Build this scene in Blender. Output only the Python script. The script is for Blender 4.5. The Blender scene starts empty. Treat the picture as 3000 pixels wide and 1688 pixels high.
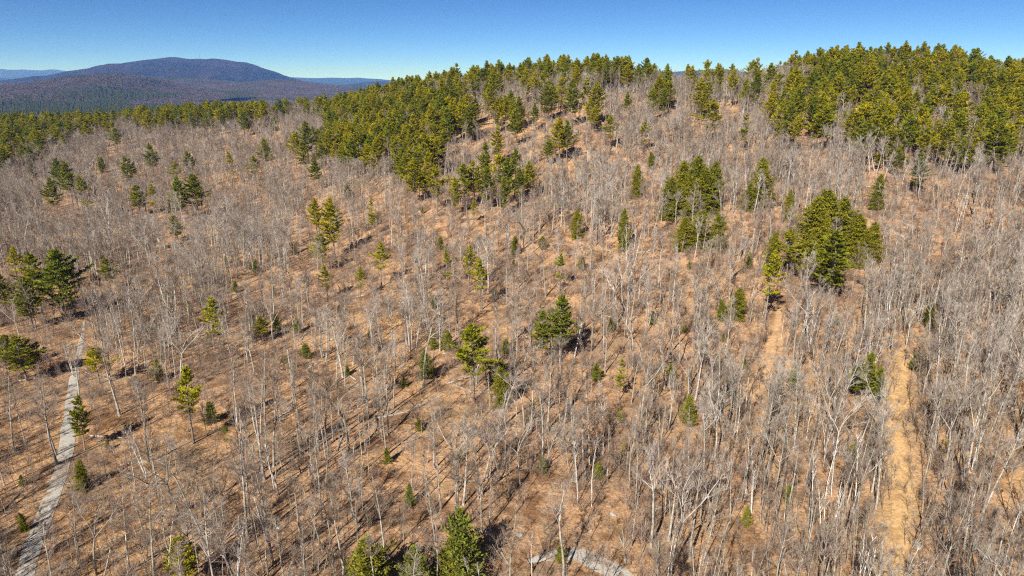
import bpy, math, random
import numpy as np

# ------------------------------------------------------------------ camera, sky, sun, exposure
PITCH = math.radians(16.8)
F = 2000.0                      # focal length measured on a 3000 px wide frame
scene = bpy.context.scene
cam_data = bpy.data.cameras.new('camera')
cam_data.sensor_width = 36.0
cam_data.lens = 24.0
cam_data.clip_start = 0.5
cam_data.clip_end = 120000.0
cam = bpy.data.objects.new('camera', cam_data)
scene.collection.objects.link(cam)
cam.rotation_euler = (math.pi / 2 - PITCH, 0, 0)
scene.camera = cam

SUN_EL = math.radians(38)
SHADOW_AZ = math.radians(26)    # shadows run away from the camera, towards the right
sun_vec = np.array([-math.sin(SHADOW_AZ) * math.cos(SUN_EL), -math.cos(SHADOW_AZ) * math.cos(SUN_EL), math.sin(SUN_EL)])

world = bpy.data.worlds.new('World')
scene.world = world
world.use_nodes = True
nt = world.node_tree
nt.nodes.clear()
sky = nt.nodes.new('ShaderNodeTexSky')
sky.sky_type = 'NISHITA'
sky.sun_disc = False
sky.sun_elevation = SUN_EL
sky.sun_rotation = math.atan2(sun_vec[0], sun_vec[1])
sky.altitude = 7000
sky.air_density = 1.0
sky.dust_density = 0.0
sky.ozone_density = 3.0
gam = nt.nodes.new('ShaderNodeGamma')
gam.inputs['Gamma'].default_value = 1.3
sat = nt.nodes.new('ShaderNodeHueSaturation'); sat.inputs['Saturation'].default_value = 1.08
scl = nt.nodes.new('ShaderNodeVectorMath'); scl.operation = 'SCALE'; scl.inputs['Scale'].default_value = 0.2
bg = nt.nodes.new('ShaderNodeBackground')
bg.inputs['Strength'].default_value = 0.138
wo = nt.nodes.new('ShaderNodeOutputWorld')
nt.links.new(sky.outputs[0], gam.inputs['Color'])
nt.links.new(gam.outputs[0], scl.inputs[0]); nt.links.new(scl.outputs[0], sat.inputs['Color']); nt.links.new(sat.outputs[0], bg.inputs['Color'])
nt.links.new(bg.outputs[0], wo.inputs['Surface'])

sun_data = bpy.data.lights.new('sun', 'SUN')
sun_data.energy = 4.6
sun_data.angle = math.radians(0.53)
sun_data.color = (1.0, 0.95, 0.87)
sun = bpy.data.objects.new('sun', sun_data)
scene.collection.objects.link(sun)
from mathutils import Vector
sun.rotation_euler = Vector(-sun_vec).to_track_quat('-Z', 'Y').to_euler()

vs = scene.view_settings
vs.view_transform = 'Standard'
vs.look = 'None'
vs.gamma = 1.0
vs.use_curve_mapping = False
vs.exposure = 1.06
scene.cycles.max_bounces = 5
scene.cycles.diffuse_bounces = 2
scene.cycles.glossy_bounces = 1
scene.cycles.transmission_bounces = 3
scene.cycles.transparent_max_bounces = 6
scene.cycles.volume_bounces = 0
scene.cycles.caustics_reflective = False
scene.cycles.caustics_refractive = False
scene.cycles.use_denoising = False
scene.cycles.pixel_filter_type = 'BLACKMAN_HARRIS'
scene.cycles.filter_width = 1.2

rng = np.random.default_rng(11)
COL = scene.collection

# ------------------------------------------------------------------ small helpers
def tag(o, label=None, cat=None, group=None, kind=None):
    if label: o['label'] = label
    if cat: o['category'] = cat
    if group: o['group'] = group
    if kind: o['kind'] = kind
    return o

def mesh_np(name, verts, faces, mats, mat_index=None, smooth=False):
    """verts (n,3); faces (m,3) or (m,4) array or list of such arrays"""
    if not isinstance(faces, (list, tuple)): faces = [faces]
    me = bpy.data.meshes.new(name)
    verts = np.asarray(verts, dtype=np.float32)
    faces = [np.asarray(f, dtype=np.int32) for f in faces if len(f)]
    loops = np.concatenate([f.ravel() for f in faces])
    tot = np.concatenate([np.full(len(f), f.shape[1], dtype=np.int32) for f in faces])
    start = np.concatenate([[0], np.cumsum(tot)[:-1]]).astype(np.int32)
    me.vertices.add(len(verts)); me.vertices.foreach_set('co', verts.ravel())
    me.loops.add(len(loops)); me.loops.foreach_set('vertex_index', loops)
    me.polygons.add(len(tot)); me.polygons.foreach_set('loop_start', start); me.polygons.foreach_set('loop_total', tot)
    for m in (mats if isinstance(mats, (list, tuple)) else [mats]): me.materials.append(m)
    if mat_index is not None: me.polygons.foreach_set('material_index', np.asarray(mat_index, dtype=np.int32))
    me.polygons.foreach_set('use_smooth', np.full(len(tot), bool(smooth)))
    me.update(calc_edges=True)
    return me

def link(name, me, parent=None):
    o = bpy.data.objects.new(name, me)
    COL.objects.link(o)
    if parent is not None: o.parent = parent
    return o

def _hash(ix, iy, seed):
    h = (ix.astype(np.int64) * 374761393 + iy.astype(np.int64) * 668265263 + seed * 1442695041) & 0x7fffffff
    h = ((h ^ (h >> 13)) * 1274126177) & 0x7fffffff
    return ((h ^ (h >> 16)) & 0xffff) / 65535.0

def vnoise(x, y, seed=0):
    x = np.asarray(x, float); y = np.asarray(y, float)
    ix = np.floor(x); iy = np.floor(y)
    fx = x - ix; fy = y - iy
    fx = fx * fx * (3 - 2 * fx); fy = fy * fy * (3 - 2 * fy)
    a = _hash(ix, iy, seed); b = _hash(ix + 1, iy, seed); c = _hash(ix, iy + 1, seed); d = _hash(ix + 1, iy + 1, seed)
    return (a * (1 - fx) + b * fx) * (1 - fy) + (c * (1 - fx) + d * fx) * fy

def fbm(x, y, seed=0, octv=4):
    s = 0; amp = 0.5; f = 1
    for k in range(octv):
        s = s + amp * (vnoise(np.asarray(x) * f, np.asarray(y) * f, seed + k * 17) - 0.5); amp *= 0.5; f *= 2.03
    return s

# photograph pixel <-> place (the survey that the layout below was measured with)
CP, SP = math.cos(PITCH), math.sin(PITCH)
def project(X, Y, Z):
    X, Y, Z = np.asarray(X, float), np.asarray(Y, float), np.asarray(Z, float)
    depth = Y * CP - Z * SP
    v = Y * SP + Z * CP
    return 1500 + F * X / depth, 844 - F * v / depth

REG = {1: (0, 100), 2: (1000, 100), 3: (2000, 100), 4: (0, 600), 5: (1000, 600), 6: (2000, 600), 7: (0, 1125), 8: (1000, 1125), 9: (2000, 1125)}
def R(n, x, y):
    return REG[n][0] + x / 2.574, REG[n][1] + y / 2.574

# ------------------------------------------------------------------ terrain heights
KN = {
 -900: [(90, -73), (250, -73), (450, -69), (700, -58), (1000, -95), (1800, -122)],
 0:   [(60, -73), (90, -72), (150, -72), (250, -72), (350, -71), (450, -68), (550, -62), (680, -53), (800, -57), (1000, -88), (1400, -116), (2000, -122)],
 500: [(90, -72), (150, -72), (250, -72), (350, -70), (450, -65), (550, -57), (680, -45), (800, -49), (1000, -85), (1400, -116), (2000, -122)],
 900: [(90, -72), (160, -71), (250, -69), (350, -65), (450, -57), (600, -41), (700, -37), (850, -46), (1100, -92), (1500, -118)],
 1200: [(95, -72), (160, -70), (230, -66), (300, -59), (400, -45), (470, -31), (530, -20), (650, -21), (900, -72), (1300, -116)],
 1500: [(60, -74), (95, -73), (160, -69), (230, -64), (300, -54), (370, -42), (430, -28), (500, -11), (600, -8), (800, -48), (1200, -114)],
 1800: [(95, -73), (160, -68), (230, -60), (300, -49), (370, -36), (430, -22), (490, -7), (600, -8), (850, -60)],
 2100: [(95, -73), (160, -66), (230, -55), (300, -44), (360, -34), (420, -21), (480, -10), (600, -16), (850, -70)],
 2350: [(95, -73), (160, -65), (230, -53), (300, -41), (360, -30), (420, -16), (470, -5), (600, -8), (850, -70)],
 2700: [(95, -73), (160, -64), (230, -52), (300, -38), (360, -25), (420, -9), (455, 0), (520, 2), (700, -30), (1000, -100)],
 3050: [(95, -74), (160, -65), (230, -54), (300, -42), (360, -31), (420, -19), (470, -12), (600, -18), (900, -80)],
 3900: [(90, -75), (200, -66), (350, -45), (500, -28), (700, -50), (1100, -110)],
}
_kx, _ky, _kz = [], [], []
for px, col in KN.items():
    for (Y, z) in col:
        dep = Y * CP - z * SP
        _kx.append((px - 1500) / F * dep); _ky.append(Y); _kz.append(z)
for a in range(0, 360, 30):
    for r_ in (30, 0) if a == 0 else (30,):
        _kx.append(r_ * math.cos(math.radians(a))); _ky.append(r_ * math.sin(math.radians(a))); _kz.append(-74)
for (x_, y_) in ((-300, -100), (0, -150), (300, -100), (-300, -400), (300, -400), (-600, 50), (600, 50)):
    _kx.append(x_); _ky.append(y_); _kz.append(-78)
_kx, _ky, _kz = np.array(_kx), np.array(_ky), np.array(_kz)
# log-radial warp keeps the spline stiff far away and supple close by
def _warp(x, y):
    r_ = np.hypot(x, y) + 1e-6
    s = 150 * np.log1p(r_ / 150.0)
    return x / r_ * s, y / r_ * s
_wx, _wy = _warp(_kx, _ky)
def _phi(d2): return np.where(d2 > 0, 0.5 * d2 * np.log(d2 + 1e-9), 0.0)
_n = len(_kx)
_A = np.zeros((_n + 3, _n + 3))
_A[:_n, :_n] = _phi((_wx[:, None] - _wx) ** 2 + (_wy[:, None] - _wy) ** 2) + np.eye(_n) * 60.0
_A[:_n, _n] = 1; _A[:_n, _n + 1] = _wx; _A[:_n, _n + 2] = _wy
_A[_n:, :_n] = _A[:_n, _n:].T
_w = np.linalg.solve(_A, np.concatenate([_kz, np.zeros(3)]))
def height_smooth(x, y):
    x = np.atleast_1d(np.asarray(x, float)); y = np.atleast_1d(np.asarray(y, float))
    out = np.empty(x.shape); xf, yf = x.ravel(), y.ravel(); of = np.empty(xf.shape)
    for i in range(0, len(xf), 20000):
        wx, wy = _warp(xf[i:i + 20000], yf[i:i + 20000])
        of[i:i + 20000] = _phi((wx[:, None] - _wx) ** 2 + (wy[:, None] - _wy) ** 2) @ _w[:_n] + _w[_n] + _w[_n + 1] * wx + _w[_n + 2] * wy
    r_ = np.hypot(xf, yf)
    t = np.clip((r_ - 900) / 900, 0, 1); t = t * t * (3 - 2 * t)
    of = of * (1 - t) + (-118 + 22 * fbm(xf / 900, yf / 900, 5)) * t
    return of.reshape(x.shape)

_RAYD = np.concatenate([np.arange(60, 400, 1.5), np.arange(400, 900, 3.0), np.arange(900, 6000, 25.0)])
def cast(px, py, hfun=None):
    """first ground point under a photograph pixel"""
    hfun = hfun or height_smooth
    dx = (px - 1500) / F; up = (844 - py) / F
    d = np.array([dx, CP + up * SP, -SP + up * CP])
    t = _RAYD / d[1]
    P = t[:, None] * d
    gap = P[:, 2] - hfun(P[:, 0], P[:, 1])
    k = np.argmax(gap < 0)
    if gap[k] >= 0: return None
    if k == 0: return P[0]
    f = gap[k - 1] / (gap[k - 1] - gap[k])
    p = P[k - 1] * (1 - f) + P[k] * f
    return np.array([p[0], p[1], hfun(p[0], p[1])[0]])

# ways through the wood, traced on the ground
road_px = [R(7, 150, 1600), R(7, 215, 1370), R(7, 270, 1180), R(7, 350, 970), R(7, 400, 840), R(7, 450, 700), R(7, 490, 560), R(7, 508, 420), R(7, 530, 290), R(7, 540, 150), R(7, 548, 40),
           R(4, 560, 1300), R(4, 590, 1150), R(4, 620, 1000), R(4, 638, 880)]
turnout_px = [R(8, 1400, 1340), R(8, 1550, 1300), R(8, 1680, 1285), R(8, 1800, 1290), R(8, 1930, 1345), R(8, 2060, 1420), R(8, 2180, 1520), R(8, 2280, 1640)]
track_px = [R(9, 1610, 1560), R(9, 1600, 1400), R(9, 1590, 1240), R(9, 1600, 1080), R(9, 1635, 930), R(9, 1650, 800), R(9, 1640, 690), R(9, 1620, 560), R(9, 1590, 430), R(9, 1570, 320), R(9, 1585, 200), R(9, 1600, 90), R(6, 1625, 1330), R(6, 1655, 1240), R(6, 1680, 1160)]
glade_px = [R(6, 470, 1480), R(6, 540, 1380), R(6, 600, 1270), R(6, 660, 1150), R(6, 700, 1040), R(6, 715, 930), R(6, 730, 840), R(6, 700, 760)]
def lay(pxs, step=2.0):
    pts = [p for p in (cast(*q) for q in pxs) if p is not None]
    pts = np.array(pts)[:, :2]
    for _ in range(2):
        pts = np.concatenate([pts[:1], (pts[:-1] * .75 + pts[1:] * .25), (pts[:-1] * .25 + pts[1:] * .75), pts[-1:]])[np.argsort(np.concatenate([[0], np.arange(len(pts) - 1) + .25, np.arange(len(pts) - 1) + .75, [len(pts) - 1]]), kind='stable')]
    seg = np.hypot(*np.diff(pts, axis=0).T); s = np.concatenate([[0], np.cumsum(seg)])
    n = max(4, int(s[-1] / step)); q = np.linspace(0, s[-1], n)
    return np.stack([np.interp(q, s, pts[:, 0]), np.interp(q, s, pts[:, 1])], 1)
ROAD, TURNOUT, TRACK, GLADE = lay(road_px), lay(turnout_px, 1.2), lay(track_px, 1.5), lay(glade_px, 1.5)
def dist_to(path, x, y):
    x = np.atleast_1d(x); y = np.atleast_1d(y)
    out = np.full(x.shape, 1e9)
    for i in range(0, len(path), 60):
        p = path[i:i + 60]
        out = np.minimum(out, np.sqrt(((x[..., None] - p[:, 0]) ** 2 + (y[..., None] - p[:, 1]) ** 2).min(-1)))
    return out
def near_way(x, y):
    return np.minimum(dist_to(ROAD, x, y), np.minimum(dist_to(TURNOUT, x, y), np.minimum(dist_to(TRACK, x, y), dist_to(GLADE, x, y))))

def height(x, y):
    x = np.atleast_1d(np.asarray(x, float)); y = np.atleast_1d(np.asarray(y, float))
    h = height_smooth(x, y)
    r_ = np.hypot(x, y)
    m = np.clip((near_way(x, y) - 3.5) / 9.0, 0, 1) if x.size < 400000 else 1.0
    fade = np.clip(1.4 - r_ / 900, 0, 1)
    steep = np.clip((h + 66) / 30, 0.25, 1.0)
    return h + m * fade * steep * (6.2 * fbm(x / 38, y / 30, 3, 3) + 2.3 * fbm(x / 9, y / 8, 9, 2))

# ------------------------------------------------------------------ materials
def new_mat(name):
    m = bpy.data.materials.new(name); m.use_nodes = True
    t = m.node_tree; t.nodes.clear()
    out = t.nodes.new('ShaderNodeOutputMaterial')
    return m, t, out

def ramp(t, stops, fac):
    r_ = t.nodes.new('ShaderNodeValToRGB')
    el = r_.color_ramp.elements
    while len(el) < len(stops): el.new(0.5)
    for e, (p, c) in zip(el, stops): e.position = p; e.color = (*c, 1)
    t.links.new(fac, r_.inputs['Fac'])
    return r_.outputs['Color']

def noise(t, scale, detail=4, rough=0.55, vec=None, dist=0.0):
    n = t.nodes.new('ShaderNodeTexNoise')
    n.inputs['Scale'].default_value = scale; n.inputs['Detail'].default_value = detail; n.inputs['Roughness'].default_value = rough; n.inputs['Distortion'].default_value = dist
    if vec is not None: t.links.new(vec, n.inputs['Vector'])
    return n.outputs['Fac']

def mixc(t, fac, a, b, mode='MIX'):
    m = t.nodes.new('ShaderNodeMix'); m.data_type = 'RGBA'; m.blend_type = mode
    if isinstance(fac, (int, float)): m.inputs[0].default_value = fac
    else: t.links.new(fac, m.inputs[0])
    for sock, v in ((m.inputs[6], a), (m.inputs[7], b)):
        if isinstance(v, tuple): sock.default_value = (*v, 1)
        else: t.links.new(v, sock)
    return m.outputs[2]

def mixf(t, fac, k):
    m = t.nodes.new('ShaderNodeMath'); m.operation = 'MULTIPLY'; t.links.new(fac, m.inputs[0]); m.inputs[1].default_value = k
    return m.outputs[0]

def geo_pos(t):
    return t.nodes.new('ShaderNodeNewGeometry').outputs['Position']

def principled(t, out, col, rough=0.9, bump=None, strength=0.5, distance=0.05):
    p = t.nodes.new('ShaderNodeBsdfPrincipled')
    if isinstance(col, tuple): p.inputs['Base Color'].default_value = (*col, 1)
    else: t.links.new(col, p.inputs['Base Color'])
    p.inputs['Roughness'].default_value = rough
    p.inputs['Specular IOR Level'].default_value = 0.15
    if bump is not None:
        b = t.nodes.new('ShaderNodeBump'); b.inputs['Strength'].default_value = strength; b.inputs['Distance'].default_value = distance
        t.links.new(bump, b.inputs['Height']); t.links.new(b.outputs[0], p.inputs['Normal'])
    t.links.new(p.outputs[0], out.inputs['Surface'])
    return p

def attr(t, name):
    a = t.nodes.new('ShaderNodeAttribute'); a.attribute_name = name
    return a.outputs['Fac']

def mat_ground():
    m, t, out = new_mat('leaf_litter')
    pos = geo_pos(t)
    big = noise(t, 0.018, 4, 0.6, pos)
    mid = noise(t, 0.16, 5, 0.65, pos)
    fine = noise(t, 1.6, 6, 0.75, pos)
    leaf = ramp(t, [(0.30, (0.125, 0.072, 0.038)), (0.45, (0.39, 0.236, 0.128)), (0.66, (0.65, 0.425, 0.245))], fine)
    warm = ramp(t, [(0.35, (0.90, 0.86, 0.84)), (0.5, (1.0, 0.97, 0.97)), (0.68, (1.06, 1.0, 0.84))], big)
    c = mixc(t, 1.0, leaf, warm, 'MULTIPLY')
    dirt = ramp(t, [(0.40, (0.38, 0.32, 0.28)), (0.53, (1, 1, 1))], mid)
    c = mixc(t, 0.85, c, dirt, 'MULTIPLY')
    duff = ramp(t, [(0.50, (0, 0, 0)), (0.64, (1, 1, 1))], noise(t, 0.055, 6, 0.7, pos, 0.4))
    c = mixc(t, mixf(t, duff, 0.6), c, ramp(t, [(0.3, (0.085, 0.066, 0.046)), (0.55, (0.20, 0.160, 0.115)), (0.75, (0.32, 0.27, 0.19))], fine))
    moss = ramp(t, [(0.60, (0, 0, 0)), (0.70, (1, 1, 1))], noise(t, 0.085, 5, 0.7, pos, 0.6))
    c = mixc(t, mixf(t, moss, 0.35), c, (0.16, 0.155, 0.055))
    straw = ramp(t, [(0.25, (0.20, 0.12, 0.055)), (0.5, (0.46, 0.29, 0.135)), (0.75, (0.62, 0.42, 0.21))], fine)
    c = mixc(t, attr(t, 'straw'), c, straw)
    far = ramp(t, [(0.40, (0.115, 0.085, 0.075)), (0.55, (0.085, 0.082, 0.058)), (0.66, (0.04, 0.052, 0.022))], noise(t, 0.006, 8, 0.7, pos))
    c = mixc(t, attr(t, 'valley'), c, far)
    principled(t, out, c, 0.95, noise(t, 1.8, 6, 0.75, pos), 1.0, 0.45)
    return m

def mat_gravel():
    m, t, out = new_mat('gravel')
    pos = geo_pos(t)
    g = ramp(t, [(0.3, (0.22, 0.20, 0.175)), (0.55, (0.39, 0.365, 0.325)), (0.75, (0.54, 0.51, 0.465))], noise(t, 3.2, 6, 0.75, pos))
    wear = ramp(t, [(0.38, (0.62, 0.46, 0.32)), (0.50, (1, 1, 1))], noise(t, 0.45, 4, 0.6, pos))
    c = mixc(t, 0.8, g, wear, 'MULTIPLY')
    principled(t, out, c, 0.95, noise(t, 9, 4, 0.7, pos), 0.5, 0.05)
    return m

def mat_straw(name='dry_straw_leaves', a=(0.20, 0.12, 0.055), b=(0.47, 0.30, 0.14), d=(0.63, 0.43, 0.215)):
    m, t, out = new_mat(name)
    pos = geo_pos(t)
    fine = noise(t, 1.6, 6, 0.75, pos)
    c = ramp(t, [(0.25, a), (0.5, b), (0.75, d)], fine)
    c = mixc(t, 0.5, c, ramp(t, [(0.40, (0.5, 0.42, 0.36)), (0.52, (1, 1, 1))], noise(t, 0.35, 5, 0.7, pos)), 'MULTIPLY')
    principled(t, out, c, 0.95, noise(t, 3, 5, 0.7, pos), 0.8, 0.2)
    return m

def rand_out(t):
    return t.nodes.new('ShaderNodeObjectInfo').outputs['Random']

def mat_bark(name, dark, mid_, pale, lichen=0.3):
    m, t, out = new_mat(name)
    co = t.nodes.new('ShaderNodeTexCoord').outputs['Object']
    n = noise(t, 1.3, 4, 0.6, co)
    c = ramp(t, [(0.30, dark), (0.5, mid_), (0.72, pale)], n)
    tint = ramp(t, [(0.0, (0.72, 0.66, 0.62)), (0.35, (1.0, 0.97, 0.95)), (0.7, (1.05, 1.02, 1.04)), (1.0, (1.35, 1.33, 1.28))], rand_out(t))
    c = mixc(t, 1.0, c, tint, 'MULTIPLY')
    li = ramp(t, [(0.52, (0, 0, 0)), (0.62, (1, 1, 1))], noise(t, 0.55, 3, 0.5, co))
    c2 = mixc(t, 0.55 * lichen, c, (0.30, 0.34, 0.24))
    c = mixc(t, li, c, c2)
    principled(t, out, c, 0.9)
    return m

def mat_birch():
    m, t, out = new_mat('white_birch_bark')
    co = t.nodes.new('ShaderNodeTexCoord').outputs['Object']
    mp = t.nodes.new('ShaderNodeMapping'); mp.inputs['Scale'].default_value = (1.2, 1.2, 4.0)
    t.links.new(co, mp.inputs['Vector'])
    n = noise(t, 1.4, 4, 0.6, mp.outputs[0])
    c = ramp(t, [(0.30, (0.10, 0.09, 0.085)), (0.40, (0.52, 0.50, 0.47)), (0.7, (0.74, 0.72, 0.69))], n)
    principled(t, out, c, 0.7)
    return m

def mat_needles(name, lo, mid_, hi, trans=0.33, vary=0.3):
    m, t, out = new_mat(name)
    co = t.nodes.new('ShaderNodeTexCoord').outputs['Object']
    n = noise(t, 0.75, 3, 0.6, co)
    c = ramp(t, [(0.32, lo), (0.5, mid_), (0.7, hi)], n)
    tint = ramp(t, [(0.0, (1 - vary, 1.0 - 0.45 * vary, 1.0 + vary)), (0.5, (1, 1, 1)), (1.0, (1 + vary, 1 + 0.65 * vary, 1.0))], rand_out(t))
    c = mixc(t, 1.0, c, tint, 'MULTIPLY')
    d = t.nodes.new('ShaderNodeBsdfDiffuse'); tr = t.nodes.new('ShaderNodeBsdfTranslucent'); mx = t.nodes.new('ShaderNodeMixShader')
    t.links.new(c, d.inputs[0]); t.links.new(c, tr.inputs[0])
    mx.inputs[0].default_value = trans
    t.links.new(d.outputs[0], mx.inputs[1]); t.links.new(tr.outputs[0], mx.inputs[2]); t.links.new(mx.outputs[0], out.inputs['Surface'])
    return m

def mat_hill(name, a, b, c_, scale):
    m, t, out = new_mat(name)
    pos = geo_pos(t)
    n = noise(t, scale, 9, 0.68, pos)
    c = ramp(t, [(0.36, a), (0.50, b), (0.60, c_)], n)
    principled(t, out, c, 1.0, noise(t, 0.004, 5, 0.6, pos), 0.7, 40.0)
    return m

def mat_rock():
    m, t, out = new_mat('granite')
    co = t.nodes.new('ShaderNodeTexCoord').outputs['Object']
    c = ramp(t, [(0.3, (0.17, 0.165, 0.155)), (0.55, (0.34, 0.33, 0.31)), (0.75, (0.48, 0.465, 0.44))], noise(t, 2.2, 6, 0.7, co))
    principled(t, out, c, 0.9, noise(t, 6, 5, 0.7, co), 0.6, 0.06)
    return m

M = {}
M['ground'] = mat_ground(); M['gravel'] = mat_gravel(); M['straw'] = mat_straw()
M['bark'] = mat_bark('grey_bark', (0.10, 0.09, 0.076), (0.27, 0.25, 0.218), (0.48, 0.455, 0.41), 0.9)
M['twig'] = mat_bark('twig_bark', (0.115, 0.086, 0.066), (0.215, 0.168, 0.134), (0.33, 0.275, 0.23), 0.3)
M['pale_twig'] = mat_bark('pale_twig_bark', (0.165, 0.138, 0.116), (0.30, 0.262, 0.230), (0.44, 0.40, 0.362), 0.3)
M['pole_twig'] = mat_bark('pole_twig_bark', (0.125, 0.092, 0.068), (0.235, 0.182, 0.14), (0.35, 0.29, 0.235), 0.2)
M['dark_twig'] = mat_bark('brush_bark', (0.105, 0.073, 0.055), (0.20, 0.150, 0.120), (0.29, 0.225, 0.185), 0.15)
M['pine_bark'] = mat_bark('pine_bark', (0.075, 0.06, 0.05), (0.17, 0.145, 0.125), (0.29, 0.26, 0.235), 0.5)
M['silver_bark'] = mat_bark('silver_grey_bark', (0.17, 0.157, 0.14), (0.34, 0.32, 0.288), (0.51, 0.49, 0.45), 0.8)
M['birch'] = mat_birch()
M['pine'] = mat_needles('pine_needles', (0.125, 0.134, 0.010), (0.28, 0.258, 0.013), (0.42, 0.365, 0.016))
M['bright_pine'] = mat_needles('bright_yellow_pine_needles', (0.14, 0.145, 0.010), (0.31, 0.285, 0.013), (0.44, 0.385, 0.016), vary=0.1)  # needle colour of the yellower pines themselves
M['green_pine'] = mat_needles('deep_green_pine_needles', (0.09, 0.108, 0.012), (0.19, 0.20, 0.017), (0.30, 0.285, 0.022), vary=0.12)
M['young_pine'] = mat_needles('young_pine_needles', (0.10, 0.112, 0.018), (0.205, 0.205, 0.028), (0.31, 0.29, 0.038), vary=0.2)
M['hemlock'] = mat_needles('hemlock_needles', (0.085, 0.088, 0.010), (0.175, 0.165, 0.013), (0.27, 0.238, 0.017), 0.15, vary=0.15)
M['dead_pine'] = mat_needles('rust_dead_needles', (0.14, 0.07, 0.01), (0.27, 0.12, 0.015), (0.34, 0.17, 0.02), vary=0.1)
M['orange_leaf'] = mat_straw('orange_leaf_track', (0.20, 0.12, 0.062), (0.44, 0.275, 0.145), (0.62, 0.42, 0.23))
M['far_twig'] = mat_bark('far_wood_bark', (0.075, 0.056, 0.052), (0.135, 0.104, 0.096), (0.19, 0.152, 0.142), 0.1)
M['far_needles'] = mat_needles('far_needles', (0.028, 0.034, 0.010), (0.05, 0.056, 0.014), (0.075, 0.078, 0.018), 0.1, vary=0.2)
M['rock'] = mat_rock()

# ------------------------------------------------------------------ the ground
def build_ground():
    rad = np.concatenate([[0.0], np.geomspace(8, 42000, 350)])
    front = np.radians(np.linspace(-52, 52, 420))
    back = np.radians(np.linspace(52, 308, 62))[1:-1]
    az = np.concatenate([front, back])
    RR, AA = np.meshgrid(rad[1:], az, indexing='ij')
    X = RR * np.sin(AA); Y = RR * np.cos(AA)
    Z = height(X.ravel(), Y.ravel()).reshape(X.shape)
    nr, na = X.shape
    V = np.concatenate([np.stack([X.ravel(), Y.ravel(), Z.ravel()], 1), [[0, 0, Z[0].mean()]]])
    i = np.arange(nr - 1)[:, None]; j = np.arange(na)[None, :]; j2 = (j + 1) % na
    quads = np.stack([(i * na + j).ravel(), (i * na + j2 + 0 * i).ravel(), ((i + 1) * na + j2).ravel(), ((i + 1) * na + j).ravel()], 1)[:, ::-1]
    jj = np.arange(na); tris = np.stack([np.full(na, nr * na), (jj + 1) % na, jj], 1)
    me = mesh_np('ground', V, [quads, tris], M['ground'], smooth=True)
    d = np.minimum(dist_to(TRACK, V[:, 0], V[:, 1]), dist_to(GLADE, V[:, 0], V[:, 1]) + 2.5)
    straw = np.clip(1.3 - (d + 5 * fbm(V[:, 0] / 3.5, V[:, 1] / 3.5, 205, 2)) / 4.5, 0, 1)
    px, py = project(V[:, 0], np.maximum(V[:, 1], 1), V[:, 2])
    # the lower right slope has more dry yellow grass among the leaves
    straw = np.maximum(straw, 0.55 * np.clip((V[:, 0] - 15) / 60, 0, 1) * np.clip((220 - V[:, 1]) / 90, 0, 1) * np.clip(fbm(V[:, 0] / 14, V[:, 1] / 14, 77, 3) * 3 + 0.5, 0, 1))
    valley = np.clip((np.hypot(V[:, 0], V[:, 1]) - 800) / 250, 0, 1)
    for nm, arr in (('straw', straw), ('valley', valley)):
        a = me.attributes.new(nm, 'FLOAT', 'POINT'); a.data.foreach_set('value', arr.astype(np.float32))
    tag(link('ground', me), 'leaf-covered forest floor sloping up to the wooded ridge', 'ground', kind='structure')
build_ground()

def strip(name, path, half, mat, lift, seed, ragged=0.35, label=None, cat=None, taper=(0, 0)):
    tn = np.gradient(path, axis=0); tn /= np.linalg.norm(tn, axis=1)[:, None]
    nrm = np.stack([-tn[:, 1], tn[:, 0]], 1)
    s = np.arange(len(path))
    cols = 7
    u = np.linspace(-1, 1, cols)
    wl = half * (1 + ragged * 2 * fbm(s * 0.33, s * 0, seed, 3)); wr = half * (1 + ragged * 2 * fbm(s * 0.33, s * 0 + 9, seed + 4, 3))
    for k, end in ((0, 1), (1, -1)):
        if taper[k]:
            f = np.clip(((s if end == 1 else s[::-1]) + 0.6) / taper[k], 0.08, 1) ** 0.6
            wl *= f; wr *= f
    W = np.where(u[None, :] < 0, wl[:, None], wr[:, None])
    X = path[:, 0:1] + nrm[:, 0:1] * u * W; Y = path[:, 1:2] + nrm[:, 1:2] * u * W
    Z = height(X.ravel(), Y.ravel()).reshape(X.shape) + lift - 0.05 * np.abs(u)[None, :] ** 6
    n = len(path)
    i = np.arange(n - 1)[:, None]; j = np.arange(cols - 1)[None, :]
    a = (i * cols + j).ravel()
    q = np.stack([a, a + 1, a + cols + 1, a + cols], 1)[:, ::-1]
    me = mesh_np(name, np.stack([X.ravel(), Y.ravel(), Z.ravel()], 1), q, mat, smooth=True)
    return tag(link(name, me), label, cat, kind='structure')
strip('gravel_road', ROAD, 1.4, M['gravel'], 0.10, 21, 0.4, 'pale grey gravel road running up through the bare trees', 'road', taper=(0, 45))
strip('gravel_turnout', TURNOUT, 1.8, M['gravel'], 0.10, 31, 0.3, 'pale gravel bend at the foot of the slope', 'road', taper=(9, 0))
strip('straw_track', TRACK, 1.9, M['straw'], 0.09, 41, 0.9, 'straw-coloured track climbing between the bare trees', 'path', taper=(0, 12))
strip('leafy_track', GLADE, 1.5, M['orange_leaf'], 0.09, 51, 0.7, 'orange leaf-strewn track fading upward into the wood', 'path', taper=(0, 14))

# ------------------------------------------------------------------ hills and mountain far behind
M['mountain'] = mat_hill('purple_brown_mountain_wood', (0.036, 0.024, 0.028), (0.020, 0.015, 0.018), (0.007, 0.009, 0.009), 0.0016)
M['hill'] = mat_hill('brown_hill_wood', (0.085, 0.058, 0.050), (0.058, 0.046, 0.038), (0.024, 0.030, 0.016), 0.0032)
M['range'] = mat_hill('far_range_wood', (0.02, 0.02, 0.025), (0.018, 0.019, 0.02), (0.014, 0.016, 0.015), 0.0012)

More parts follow.
